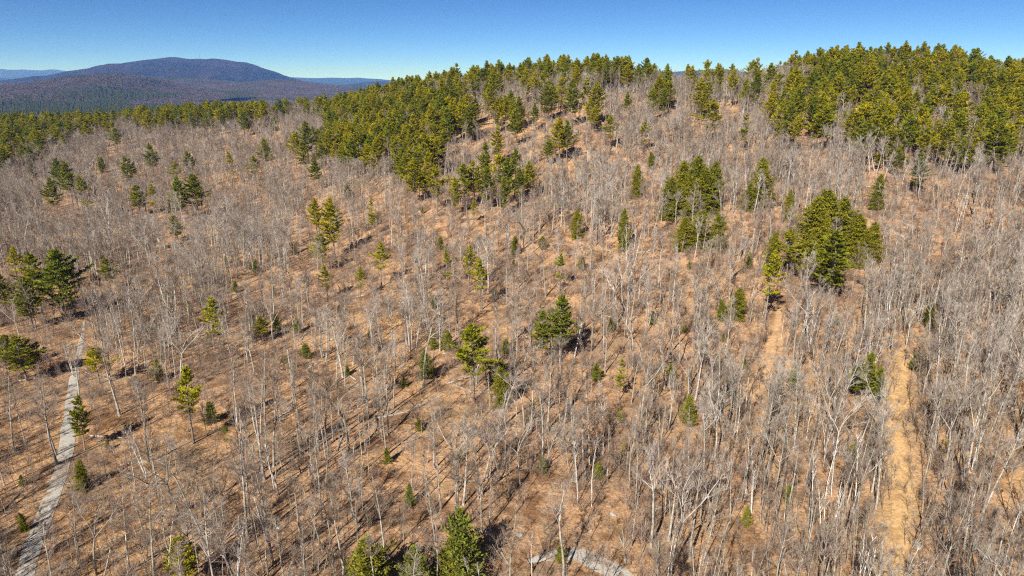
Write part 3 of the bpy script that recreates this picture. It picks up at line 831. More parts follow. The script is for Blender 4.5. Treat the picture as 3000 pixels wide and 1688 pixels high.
L_('green_pine', 4, 390, 340, 880, 'right one of the two big dark pines beside the gravel road, casting shade', 'the big dark roadside pines', 1.25)
L_('green_pine', 4, 170, 560, 930, 'lower pine in front of the two big dark roadside pines', None, 1.35)
L_('green_pine', 4, -10, 520, 800, 'dark pine cut by the left edge beside the big roadside pines')
L_('green_pine', 4, 795, 405, 640, 'rounded dark pine just right of where the gravel road vanishes', 'the rounded pine past the road end', 1.35, hmax=15)
L_('bright_pine', 4, 1610, 700, 1135, 'bright yellow-green pine on a bare trunk, alone on the left slope', 'the bright yellow pine', 1.05, var=0)
L_('pine', 4, 1965, 840, 1040, 'short leaning olive pine right of the bright yellow one', 'the short olive pine', 1.3)
L_('young_pine', 4, 2070, 830, 950, 'dull young pine touching the short olive pine', None)
L_('young_pine', 4, 1925, 415, 520, 'round green-topped young evergreen above the bright yellow pine', None)
L_('young_pine', 4, 1770, 580, 665, 'tiny pale-green bush on the leafy opening above the yellow pine', None)
L_('young_pine', 4, 2215, 285, 375, 'small thin evergreen left of the olive column', None)
L_('green_pine', 4, 130, 990, 1330, 'broad blurred pine at the left edge below the roadside pines', 'the broad left-edge pine', 1.7, hmax=17)
L_('green_pine', 4, 20, 985, 1250, 'darker pine half hidden behind the broad left-edge pine', None, 1.2)
L_('pine', 4, 700, 1075, 1350, 'pale layered pine right of the gravel road, wide low limbs', 'the pale layered roadside pine', 1.35)
L_('young_pine', 4, 1180, 1165, 1330, 'soft young pine between the layered roadside pine and a yellow one', 'the soft young pine')
L_('young_pine', 4, 1020, 1290, 1380, 'small sapling pine left of the soft young pine')
L_('bright_pine', 4, 1375, 1230, 1800, 'small yellow-green pine crown on a tall trunk in the lower left', 'the yellow pine in the lower left', 0.9, var=1)
L_('young_pine', 4, 2300, 1050, 1160, 'low green thicket pine near pale rocks, middle left', None, 1.3)
L_('young_pine', 4, 1430, 760, 830, 'faint green sapling left of the bright yellow pine')
L_('green_pine', 7, 560, 105, 500, 'dark-topped pine leaning over the gravel road', 'the pine leaning over the road', 0.8, tilt=(0, -0.05))
L_('hemlock', 7, 590, 575, 800, 'dark oval hemlock at the right edge of the gravel road', 'the dark roadside hemlock', 0.75)
L_('young_pine', 7, 800, 425, 495, 'little green shrub pine on the leaves right of the road')
L_('young_pine', 7, 150, 690, 770, 'dull green shrub left of the gravel road')
L_('hemlock', 7, 150, 970, 1110, 'small dark hemlock left of the lowest bend of the road', None, 0.7)
L_('pine', 7, 1350, 1150, 1560, 'olive pine at the bottom edge, lower left quarter', 'the olive pine at the bottom edge', 1.15, hmax=17)
# --- middle
L_('bright_pine', 5, 285, 290, 620, 'yellow-olive pine with a dark bare tree at its right, middle left', 'the yellow-olive pine', 1.1)
L_('bright_pine', 5, 130, 470, 710, 'yellow-olive pine lower left of its larger neighbour, middle left', None, 1.0)
L_('young_pine', 5, 745, 240, 340, 'small olive pine tuft above the slim pine')
L_('sparse_pine', 5, 790, 330, 640, 'slim columnar pine left of the middle pine pair', 'the slim columnar pine', 0.9)
L_('bright_pine', 5, 955, 310, 660, 'left taller pine of the middle pair', 'the middle pine pair', 1.0)
L_('bright_pine', 5, 1055, 405, 790, 'right shorter pine of the middle pair, long trunk', None, 0.9)
L_('sparse_pine', 5, 1655, 370, 650, 'sparse one-sided pine right of the middle pair', 'the sparse one-sided pine', 1.2)
L_('hemlock', 5, 1770, 40, 255, 'dark ragged hemlock on the mid slope above the sparse pine', 'the ragged hemlock', 0.85)
L_('hemlock', 5, 1305, 240, 380, 'dull bushy hemlock veiled by bare trunks, centre slope', None, 0.9)
L_('young_pine', 5, 1520, 240, 335, 'low dull evergreen left of the ragged hemlock', None, 1.4)
L_('hemlock', 5, 2140, 30, 345, 'thin grey-green hemlock among birches left of the big hemlock grove', 'the thin grey-green hemlock', 0.6)
L_('young_pine', 5, 690, 970, 1090, 'left pale young pine of the low pair, centre')
L_('young_pine', 5, 800, 955, 1105, 'right brighter young pine of the low pair, centre', 'the low young pine pair')
L_('pine', 5, 990, 900, 1480, 'olive pine on a tall bare trunk in the centre', 'the olive pine on a tall trunk', 1.05, hmax=24)
L_('green_pine', 5, 1665, 690, 1180, 'finest dark-green pine at the centre, neat tiers', 'the finest centre pine', 1.1, hmax=24, var=1)
L_('green_pine', 5, 1515, 800, 1200, 'smaller companion pine left of the finest centre pine', None, 0.85, hmax=22)
L_('hemlock', 5, 1210, 1170, 1530, 'dark-green spire-shaped evergreen beside the tall-trunk olive pine', 'the dark spire', 0.7)
L_('young_pine', 5, 2490, 1200, 1330, 'soft blue-green young pine right of centre, alone', 'the soft blue-green young pine')
L_('young_pine', 5, 630, 1100, 1320, 'thin dull young pine tangled with a bare tree, centre left', None, 0.9)
L_('young_pine', 5, 470, 1300, 1375, 'low round green bush below the yellow-olive pines')
L_('sparse_pine', 5, 2110, 1165, 1480, 'wispy yellow-green pine top among grey trunks, centre right', None, 0.8)
L_('young_pine', 5, 40, 1210, 1290, 'small green sapling near pale rocks, centre left')
# --- upper middle slope
L_('pine', 2, 1010, 480, 700, 'olive pine at the right edge of the middle stand, full skirt', None)
L_('pine', 2, 1110, 375, 650, 'taller pine just right of the middle stand')
L_('pine', 2, 1175, 550, 705, 'short pale pine right of the middle stand')
L_('pine', 2, 1300, 480, 720, 'left pine of the upper close pair below the skyline', None)
L_('green_pine', 2, 1345, 470, 720, 'right pine of the upper close pair below the skyline', 'the upper close pair', 0.85)
L_('green_pine', 2, 1455, 525, 740, 'single round-headed pine right of the upper close pair', 'the round-headed pine', 0.9)
L_('pine', 2, 1590, 370, 650, 'leftmost pine of the upper grove below the skyline', None)
L_('pine', 2, 1660, 320, 600, 'rear pine of the upper grove below the skyline')
L_('green_pine', 2, 1745, 345, 700, 'tall full pine in the middle of the upper grove', 'the upper grove')
L_('bright_pine', 2, 1860, 310, 690, 'yellowish pine of the upper grove with bare trunk')
L_('pine', 2, 1940, 360, 690, 'rightmost pine of the upper grove casting a dark shadow')
L_('pine', 2, 1875, 480, 720, 'lower front pine of the upper grove')
L_('pine', 2, 1650, 630, 970, 'left pine of the bulky pair under the upper grove', None, 1.1)
L_('green_pine', 2, 1705, 660, 970, 'right dark pine of the bulky pair under the upper grove', 'the bulky pair', 1.0)
L_('pine', 2, 1570, 790, 990, 'low pine at the left foot of the bulky pair', None, 1.2)
L_('pine', 2, 2035, 615, 880, 'lone olive pine right of the bulky pair', 'the lone olive pine', 0.95)
L_('sparse_pine', 2, 2285, 660, 900, 'flat sparse pine with limbs to one side, upper slope', 'the flat sparse pine', 1.5)
L_('pine', 2, 2250, 250, 380, 'small pine just under the skyline left of the saddle')
L_('green_pine', 2, 2435, 400, 640, 'slim dark pine on a long stem near the saddle', None, 0.75)
L_('pine', 2, 2465, 350, 560, 'pine close behind the slim one near the saddle', None, 0.7)
L_('hemlock', 2, 2340, 890, 1020, 'dark hemlock below the flat sparse pine', None, 0.9)
L_('hemlock', 2, 2230, 990, 1240, 'dull hemlock left of the big hemlock grove', None, 0.7)
L_('green_pine', 2, 1085, 820, 1170, 'upper left dark pine of the lower spur group', None, 0.8)
L_('pine', 2, 1170, 690, 1010, 'highest pine of the lower spur group', None, 0.8)
L_('green_pine', 2, 1100, 1000, 1330, 'central dark pine of the lower spur group', 'the lower spur group')
L_('pine', 2, 920, 980, 1340, 'leftmost pine of the lower spur group')
L_('pine', 2, 1000, 960, 1300, 'pine second from the left in the lower spur group')
L_('green_pine', 2, 1310, 870, 1160, 'dark pine at the upper right of the lower spur group')
L_('pine', 2, 1410, 960, 1240, 'rightmost pine of the lower spur group, ragged tiers', None, 1.1)
L_('pine', 2, 1250, 930, 1290, 'pale pine inside the right half of the lower spur group')
L_('bright_pine', 2, 990, 1250, 1430, 'bright small pine at the foot of the lower spur group')
L_('pine', 2, 715, 990, 1340, 'tall pine at the lowest tip of the middle stand', 'the lowest tip of the middle stand', 0.95)
L_('pine', 2, 620, 1010, 1260, 'pale pine left of the tall tip of the middle stand', None, 1.1)
L_('pine', 2, 625, 750, 1110, 'large dense pine on the right flank of the middle stand', None, 1.1)
L_('pine', 2, 755, 660, 860, 'separate pine right of the middle stand flank')
L_('pine', 2, 870, 600, 745, 'short wide pine in the gap right of the middle stand')
L_('sparse_pine', 2, 225, 1250, 1530, 'narrow bright pine on a long trunk left of the lower spur group', 'the narrow bright pine', 0.8)
L_('young_pine', 2, 40, 1140, 1230, 'soft round green crown under the middle stand', None, 1.2, hmax=14)
L_('pine', 2, 1180, 900, 1230, 'pine beside the central dark one in the lower spur group', None, 0.9)
L_('green_pine', 2, 1340, 1010, 1290, 'lower right dark pine of the lower spur group', None, 0.9)
L_('pine', 2, 850, 1080, 1370, 'small outlying pine left of the lower spur group', None, 0.8)
L_('green_pine', 2, 1220, 1080, 1380, 'low front pine of the lower spur group, dark and full', None, 0.8)
L_('pine', 2, 660, 880, 1180, 'pine straggling below the right flank of the middle stand', None, 0.9)
L_('pine', 2, 560, 940, 1200, 'pine straggling below the middle stand, left of its tip', None, 0.9)
L_('pine', 2, 420, 930, 1150, 'pine at the ragged lower edge of the middle stand', None, 0.9)
# --- upper right
L_('pine', 3, 165, 400, 650, 'narrow dark pine left on the upper right slope', 'the narrow dark pine of the upper right', 0.75)
L_('pine', 3, 385, 265, 560, 'narrow pine standing up to the skyline saddle', None, 0.75)
L_('sparse_pine', 3, 480, 600, 905, 'bent-looking sparse pine with clumped tiers, upper right slope', 'the bent sparse pine', 0.9)
L_('pine', 3, 770, 360, 900, 'left tall pine at the left end of the summit stand', None, 0.8, hmax=26)
L_('green_pine', 3, 850, 380, 910, 'right tall pine at the left end of the summit stand', 'the tall pair of the summit stand', 0.85, hmax=26)
L_('pine', 3, 985, 450, 760, 'pine just right of the tall pair at the summit stand')
L_('pine', 3, 1020, 590, 900, 'lower pine with white trunk under the summit stand')
L_('pine', 3, 1490, 890, 1030, 'small pine at the lower left of the hanging pine tongue')
L_('green_pine', 3, 1640, 850, 1100, 'left pine at the tip of the hanging pine tongue')
L_('green_pine', 3, 1810, 905, 1210, 'lowest pine at the tip of the hanging pine tongue', 'the hanging pine tongue', 1.0)
L_('pine', 3, 2420, 790, 1030, 'broad dark pine at the lower right of the summit stand', None, 1.2)
L_('dead_pine', 3, 1860, 95, 330, 'rust-orange dying pine on the right skyline')
L_('dead_pine', 2, 1645, 195, 330, 'faded orange pine top on the middle skyline')
L_('hemlock', 3, 20, 960, 1320, 'left hemlock of the big dark grove on the right slope', None, 1.0)
L_('hemlock', 3, 130, 925, 1340, 'tallest hemlock of the big dark grove on the right slope', 'the big dark hemlock grove', 1.1)
L_('hemlock', 3, 250, 965, 1320, 'right hemlock of the big dark grove on the right slope', None, 0.9)
L_('hemlock', 3, -80, 1080, 1400, 'low hemlock at the left foot of the big dark grove', None, 1.0)
L_('hemlock', 3, 150, 1330, 1620, 'hemlock under the big grove, hidden behind pale bare crowns', None, 1.2)
L_('hemlock', 3, 610, 935, 1320, 'single dense dark hemlock cone right of the big grove', 'the single hemlock cone', 0.85)
L_('hemlock', 3, 510, 1130, 1330, 'low hemlock bulge at the left foot of the single cone', None, 1.0)
L_('hemlock', 3, 825, 1175, 1410, 'small dull hemlock between the single cone and the right grove', None, 0.65)
L_('hemlock', 3, 1500, 1060, 1320, 'hemlock hidden behind pale trees below the hanging pines', None, 0.8)
L_('hemlock', 6, 1010, -60, 480, 'left hemlock of the right-hand grove', None, 0.95)
L_('hemlock', 6, 1110, -110, 420, 'tallest hemlock of the right-hand grove', 'the right-hand hemlock grove', 1.0)
L_('hemlock', 6, 1220, -60, 400, 'rear right hemlock of the right-hand grove', None, 0.9)
L_('hemlock', 6, 1345, 70, 440, 'broad hemlock at the right side of the right-hand grove', None, 1.1)
L_('hemlock', 6, 1460, 130, 430, 'rightmost hemlock of the right-hand grove', None, 0.95)
L_('hemlock', 6, 985, 200, 530, 'lower hemlock at the left front of the right-hand grove', None, 0.75)
L_('pine', 3, 1065, 1170, 1560, 'pine with light tiers behind the left of the right-hand hemlock grove', None, 0.9)
L_('green_pine', 6, 1170, 200, 730, 'wide layered pine in front of the right-hand hemlock grove', 'the wide layered pine', 1.35, hmax=22, var=0)
L_('pine', 6, 825, 190, 560, 'upper pine left of the right-hand hemlock grove', None, 1.0)
L_('hemlock', 6, 700, 205, 520, 'narrow hemlock behind the clumped yellow pine', None, 0.75)
L_('bright_pine', 6, 680, 350, 900, 'clumped yellow-green pine on a long pale trunk, right of centre', 'the clumped yellow pine', 0.85, hmax=24)
L_('young_pine', 6, 510, 360, 480, 'small dark evergreen left of the clumped yellow pine', None, 0.8)
L_('hemlock', 6, 430, 630, 860, 'dark hemlock screened by pale trunks, right of centre', 'the screened hemlock', 1.1)
L_('hemlock', 6, 300, 720, 870, 'low dark hemlock left of the screened one', None, 1.0)
L_('hemlock', 6, 1890, 720, 920, 'dull grey-green hemlock on the far right slope', 'the dull hemlock', 0.8)
L_('pine', 6, 1340, 1180, 1480, 'sunlit front young pine at the head of the straw track', 'the young pines by the straw track', 0.85, hmax=14, name='young_pine')
L_('green_pine', 6, 1425, 1120, 1500, 'taller dark young pine at the head of the straw track', None, 0.85, hmax=14, name='young_pine')
L_('young_pine', 6, 1500, 1230, 1500, 'shaded young pine right of its taller neighbours beside the straw track', None, 0.62)
L_('young_pine', 6, 1770, 1120, 1255, 'small dark evergreen right of the straw track top', None)
L_('young_pine', 6, 15, 895, 970, 'tiny green sapling right of centre')
L_('young_pine', 6, 860, 1230, 1400, 'faint green young pine in the grey trunks left of the young trackside pines', None, 0.9)
L_('young_pine', 9, 55, 90, 320, 'yellow-green young pine left of the orange leafy track', 'the yellow-green young pine', 0.8)
L_('young_pine', 9, 490, 930, 1080, 'dull green sapling deep in the lower right poles', None, 0.8)
# --- bottom
L_('young_pine', 8, 900, 970, 1470, 'large bushy bright pine at the bottom centre', 'the large bushy bottom pine', 1.05, hmax=15, var=0)
L_('young_pine', 8, 830, 1180, 1480, 'lower lobe pine left of the large bushy bottom pine', None, 1.0)
L_('young_pine', 8, 180, 1180, 1590, 'round blue-green bushy pine cut by the bottom edge', 'the round blue-green bottom pine', 1.2, hmax=13, var=1)
L_('young_pine', 8, 570, 1220, 1530, 'bushy olive pine between the two bottom pines', None, 1.15, hmax=11, var=2)
L_('young_pine', 8, 1520, 540, 660, 'small soft green pine above the bottom clearing', 'the small soft green pine')
L_('young_pine', 8, 1950, 590, 720, 'dark sapling pine among grey trunks above the clearing')
L_('young_pine', 8, 1650, 1220, 1350, 'small green pine beside the gravel bend', 'the small pine beside the gravel bend')
L_('young_pine', 8, 340, 490, 600, 'small yellow-green bush on the leaves, lower centre left')
L_('young_pine', 8, 510, 760, 930, 'pale green thin young pine behind grey trunks, lower centre left', None, 0.7)

L_('hemlock', 3, 190, 1010, 1380, 'lower middle hemlock of the big dark grove on the right slope', None, 1.0)
L_('hemlock', 3, 70, 1060, 1400, 'front hemlock of the big dark grove, left of its middle', None, 1.0)
L_('hemlock', 3, 20, 1380, 1640, 'hemlock skirt low under the left of the big grove', None, 1.1)
L_('hemlock', 3, 280, 1360, 1610, 'hemlock skirt low under the right of the big grove', None, 1.0)
L_('hemlock', 6, 1080, 60, 500, 'front hemlock of the right-hand grove, close to its middle', None, 0.9)
L_('hemlock', 6, 1400, 190, 470, 'lower hemlock between the two rightmost ones of the right-hand grove', None, 0.9)
# --- white birches
def B_(reg, x, yt, yb, label, **k): return landmark('birch', reg, x, yt, yb, label, **k)
B_(4, 495, 990, 1300, 'white twin-stemmed birch beside the gravel road', anchor='the white roadside birch', var=1)
B_(7, 2030, 400, 900, 'white forked birch in the lower left woods', anchor='the lower left birch', var=0)
B_(7, 2390, 560, 1060, 'pale slim birch right of the lower left birch', var=3)
B_(9, 1060, 490, 1160, 'tall white birch with a many-limbed head, lower right poles', anchor='the tall many-limbed birch', var=0)
B_(9, 1140, 390, 910, 'white birch just behind the many-limbed one, twin tips', var=3)
B_(9, 1410, 310, 1050, 'tallest white birch at the left edge of the straw track', anchor='the tallest trackside birch', var=0)
B_(9, 1230, 500, 900, 'thin white birch between two taller birches left of the track', var=3)
B_(9, 2080, 870, 1200, 'short bright birch right of the straw track', anchor='the short bright birch', var=0)
B_(9, 150, 1180, 1560, 'thin birch at the bottom edge, right of centre', var=3)
B_(9, 440, 1260, 1600, 'twin-stemmed birch cut by the bottom edge in the poles', var=1)
B_(9, 555, 1200, 1560, 'single birch right of the twin-stemmed bottom one', var=0)
B_(9, 520, 400, 830, 'birch with a white upper stem in the lower right poles', var=3)
B_(8, 1440, 1080, 1520, 'white crooked birch standing at the gravel bend', anchor='the crooked birch at the gravel bend', var=0)
B_(8, 2490, 950, 1560, 'bright white birch at the bottom edge right of the gravel bend', anchor='the bright bottom birch', var=0)
B_(8, 1910, 340, 920, 'white birch with upswept forks above the clearing', anchor='the upswept birch', var=3)
B_(8, 1800, 390, 900, 'thin birch just left of the upswept one', var=0)
B_(8, 960, 1290, 1620, 'left birch stem in front of the large bushy bottom pine', var=3)
B_(8, 1040, 1310, 1620, 'right birch stem in front of the large bushy bottom pine', var=0)
B_(8, 2395, 1340, 1640, 'short birch at the bottom edge left of the bright one', var=3)
B_(6, 1620, 500, 930, 'white birch cluster on the right slope, largest', anchor='the white birch cluster', var=2)
B_(6, 1690, 510, 860, 'birch at the right of the white birch cluster', var=0)
B_(6, 1540, 540, 860, 'slim birch left of the white birch cluster', var=3)
B_(6, 2090, 480, 800, 'left stem of the twin birches on the far right slope', anchor='the far right twin birches', var=3)
B_(6, 2160, 480, 770, 'right leaning stem of the twin birches on the far right slope', var=0)
B_(6, 1915, 500, 720, 'lone thin birch left of the far right twins', var=3)
B_(6, 2300, 610, 900, 'first birch of the right-edge row counted from the left', var=0)
B_(6, 2380, 620, 900, 'second birch of the right-edge row counted from the left', var=3)
B_(6, 2440, 600, 890, 'third birch of the right-edge row counted from the left', var=0)
B_(6, 2500, 665, 960, 'brightest birch of the right-edge row, forked top', anchor='the right-edge birch row', var=1)
B_(6, 2525, 240, 470, 'small white birch high on the right edge', var=0)
B_(6, 775, 770, 1010, 'white birch stub at the head of the orange leafy track', var=3)
B_(5, 2210, 100, 620, 'tall birch clump left of the big hemlock grove', anchor='the tall birch clump', var=2)
B_(5, 2410, 270, 620, 'slim birch right of the tall birch clump', var=0)
B_(1, 760, 1170, 1490, 'white-limbed birch below the thin olive pine, far left', var=2)
B_(1, 1340, 890, 1030, 'small white birch by the compact conical pine', var=1)
B_(1, 1985, 690, 850, 'white birch high on the left slope near the pine belt end', var=2)
B_(2, 1410, 280, 450, 'pale dead-white tree below the middle skyline', var=1)
B_(3, 450, 480, 720, 'ghost-white birch above the bent sparse pine', var=2)
# pale bare trees that stand out singly
L_('oak', 5, 2200, 740, 1100, 'pale crooked oak with bleached limbs right of centre', 'the pale crooked oak', var=2)
L_('oak', 3, 60, 1290, 1560, 'pale spreading bare tree in front of the big hemlock grove, left', 'the pale trees before the grove', 1.3, var=1)
L_('oak', 3, 240, 1300, 1600, 'pale spreading bare tree in front of the big hemlock grove, right', None, 1.3, var=3)
L_('oak', 3, 1560, 1080, 1400, 'pale forked bare tree below the hanging pine tongue', None, 1.1, var=0)
L_('oak', 2, 1250, 700, 900, 'bleached bare tree below the upper close pair', None, 1.1, var=4)
N_HAND_PINES = sum(1 for t in taken if t[3] == 'pine_tree')
print('landmarks', len(taken), 'pines', N_HAND_PINES)

# --- small evergreens scattered over the slope, told apart by what stands next to them
ANCHOR_USED = {}
_r = np.random.default_rng(303)
_k = 0
while _k < 46:
    sx, sy = _r.uniform(150, 2900), _r.uniform(560, 1500)
    P = cast(sx, sy, height)
    if P is None or near_way(P[0], P[1])[0] < 4: continue
    if min(math.hypot(P[0] - t_[0], P[1] - t_[1]) - t_[2] for t_ in taken) < 2.5: continue
    dd = [math.hypot(a - sx, 1.2 * (b - sy)) for a, b, c in ANCHORS]; a_ = int(np.argmin(dd))
    dx, dy = sx - ANCHORS[a_][0], sy - ANCHORS[a_][1]
    rel = ('left of' if dx < 0 else 'right of') if abs(dx) > 1.1 * abs(dy) else ('downslope of' if dy > 0 else 'upslope of')
    if (a_, rel) in ANCHOR_USED: continue
    ANCHOR_USED[(a_, rel)] = 1
    H = float(_r.uniform(2.2, 5.5))
    plant('young_pine', ['young_pine', 'young_pine', 'hemlock', 'sparse_pine'][int(_r.integers(0, 4))], int(_r.integers(0, 9)), P, H, _r.uniform(0, 6.28), 'small dull evergreen %s %s' % (rel, ANCHORS[a_][2]), 'tree', 'small evergreens on the slope', wide=_r.uniform(0.8, 1.2))
    taken.append((P[0], P[1], 1.3, 'young_pine')); _k += 1

# ------------------------------------------------------------------ pine stands
def inside(px, py, poly):
    poly = np.array(poly); x, y = np.asarray(px), np.asarray(py)
    r_ = np.zeros(x.shape, bool); j = len(poly) - 1
    for i in range(len(poly)):
        xi, yi = poly[i]; xj, yj = poly[j]
        r_ ^= ((yi > y) != (yj > y)) & (x < (xj - xi) * (y - yi) / (yj - yi + 1e-12) + xi)
        j = i
    return r_
def rp(n, *pts): return [R(n, *p) for p in pts]
STAND = {
 'belt': rp(1, (-400, 590), (-100, 600), (100, 590), (250, 590), (600, 570), (900, 570), (1300, 550), (1800, 560), (1900, 590), (1850, 640), (1700, 640), (1500, 650), (1300, 670), (1050, 660), (850, 650), (700, 690), (620, 740), (420, 760), (300, 800), (150, 900), (-150, 1000), (-400, 1000)),
 'line': rp(1, (1850, 540), (2200, 510), (2574, 455), (2574, 505), (2200, 560), (1900, 580)),
 'middle': rp(2, (-100, 500), (60, 460), (300, 425), (500, 380), (700, 355), (900, 320), (960, 400), (930, 520), (950, 640), (900, 700), (800, 640), (720, 700), (760, 860), (700, 1000), (600, 1080), (540, 960), (400, 960), (330, 920), (100, 960), (0, 940), (-60, 980), (-110, 850), (-70, 700), (-110, 560)),
 'skyline': rp(2, (900, 310), (1200, 272), (1500, 255), (1800, 220), (2100, 215), (2300, 240), (2560, 250), (2560, 268), (2300, 285), (2100, 300), (1900, 305), (1600, 315), (1300, 330), (1100, 350), (950, 350)),
 'summit': rp(3, (520, 250), (700, 240), (850, 200), (1050, 210), (1200, 165), (1480, 130), (1800, 110), (2100, 140), (2300, 175), (2500, 200), (2800, 300), (2800, 600), (2650, 640), (2450, 880), (2400, 970), (2050, 990), (2000, 800), (1960, 600), (1830, 640), (1830, 960), (1760, 1020), (1600, 920), (1480, 780), (1250, 720), (1150, 690), (1050, 760), (950, 780), (900, 650), (730, 480), (780, 330), (640, 290)),
}
STAND['upper'] = rp(2, (950, 300), (2500, 270), (3300, 300), (3300, 560), (2600, 640), (1500, 600), (1000, 760))
HOLE = [rp(3, (760, 380), (1080, 330), (1080, 250), (820, 270)), rp(3, (1700, 200), (1900, 210), (1880, 330), (1740, 330)), rp(3, (1780, 470), (1900, 470), (1880, 640), (1790, 640))]
def grid_points(step, y0, y1, margin=60, jit=0.42, seed=1):
    rnd = np.random.default_rng(seed)
    xs = np.arange(-620, 620, step); ys = np.arange(y0, y1, step)
    X, Y = np.meshgrid(xs, ys); X = X + (np.arange(len(ys)) % 2)[:, None] * step / 2
    X = (X + rnd.uniform(-jit, jit, X.shape) * step).ravel(); Y = (Y + rnd.uniform(-jit, jit, Y.shape) * step).ravel()
    k = np.abs(X) < 0.78 * (Y * CP + 30) + margin
    return X[k], Y[k], rnd
def free_of_taken(x, y, extra=0.0):
    T = np.array([(a, b, c) for a, b, c, _ in taken])
    d = np.full(len(x), 1e9)
    for i in range(0, len(x), 4000):
        s = slice(i, i + 4000)
        d[s] = (np.hypot(x[s, None] - T[:, 0], y[s, None] - T[:, 1]) - T[:, 2]).min(1)
    return d > extra

X, Y, rnd = grid_points(7.2, 300, 800, 40, seed=71)
Z = height(X, Y)
Hh = rnd.uniform(15.5, 24.5, len(X))
px, py = project(X, Y, Z + 0.62 * Hh)
px = px + 38 * rnd.normal(size=len(X)) + 150 * fbm(X / 22, Y / 22, 141, 2); py = py + 13 * rnd.normal(size=len(X))
stand = np.full(len(X), '', dtype=object)
for nm, poly in STAND.items(): stand[inside(px, py, poly) & (stand == '')] = nm
for poly in HOLE: stand[inside(px, py, poly)] = ''
keep = (stand != '') & free_of_taken(X, Y, 0.4) & (near_way(X, Y) > 4)
keep &= ~((stand == 'upper') & (rnd.random(len(X)) < 0.925))
keep &= ~((stand == 'line') & (rnd.random(len(X)) < 0.45))
keep &= fbm(X / 16, Y / 16, 55, 2) * 2 + 0.5 > np.where(stand == 'upper', 0.0, 0.36)
PX, PY, PZ, PH, PST, ppx, ppy = X[keep], Y[keep], Z[keep], Hh[keep], stand[keep], px[keep], py[keep]
# a few loose pines over the back slopes
order = np.argsort(np.hypot(PX, PY) / PH)
n_single = max(0, 296 - N_HAND_PINES)
# what the camera cannot see behind the crest need not be single: rank by size but skip trees whose top is hidden
def visible_top(x, y, z):
    t = np.linspace(0.3, 0.97, 60)[None, :]
    g_ = height_smooth((x[:, None] * t).ravel(), (y[:, None] * t).ravel()).reshape(len(x), -1) + 8
    return ((z[:, None] * t) > g_).all(1)
vis = visible_top(PX, PY, PZ + PH) & (ppx > -20) & (ppx < 3020)
order = [i for i in order if vis[i]]
single = set(int(i) for i in order[:n_single])
STAND_LABEL = {'upper': ('loose pine among bare trees under the skyline', 'loose pines under the skyline'),
 'belt': ('pine in the dark belt across the left', 'pines of the left belt'),
 'line': ('pine in the thin line sloping up from the left belt', 'pines of the sloping line'),
 'middle': ('olive pine in the big middle stand', 'pines of the middle stand'),
 'skyline': ('olive pine against the sky on the middle ridge', 'pines of the middle skyline'),
 'summit': ('olive pine in the right summit stand', 'pines of the summit stand')}
ORDW = ['first', 'second', 'third', 'fourth', 'fifth', 'sixth', 'seventh', 'eighth', 'ninth', 'tenth', 'eleventh', 'twelfth', 'thirteenth', 'fourteenth', 'fifteenth', 'sixteenth', 'seventeenth', 'eighteenth', 'nineteenth', 'twentieth']
def ordinal(n):
    if n < 20: return ORDW[n]
    tens = {2: 'twenty', 3: 'thirty', 4: 'forty', 5: 'fifty', 6: 'sixty', 7: 'seventy', 8: 'eighty', 9: 'ninety'}[(n + 1) // 10]
    return tens.replace('ty', 'tieth') if (n + 1) % 10 == 0 else tens + '-' + ORDW[n % 10]
ROWS = ['top row', 'second row down', 'third row down', 'fourth row down', 'fifth row down', 'sixth row down']
for st in STAND_LABEL:
    mem = sorted([i for i in single if PST[i] == st], key=lambda i: ppy[i])
    lab, grp = STAND_LABEL[st]
    nrow = max(1, min(6, len(mem) // 14))
    for r_, row in enumerate(np.array_split(np.array(mem, int), nrow)):
        row = sorted(row.tolist(), key=lambda i: ppx[i])
        for q_, i in enumerate(row):
            full = lab + (', ' + ROWS[r_] if nrow > 1 else '') + ', ' + ordinal(q_) + ' from left'
            plant('pine_tree', 'pine' if rnd.random() < 0.85 else 'green_pine', int(rnd.integers(0, 12)), (PX[i], PY[i], PZ[i]), PH[i], rnd.uniform(0, 6.28), full, 'tree', grp, wide=rnd.uniform(1.0, 1.4))
rest_p = np.array([i for i in range(len(PX)) if i not in single])
print('stand pines', len(PX), 'single', len(single))

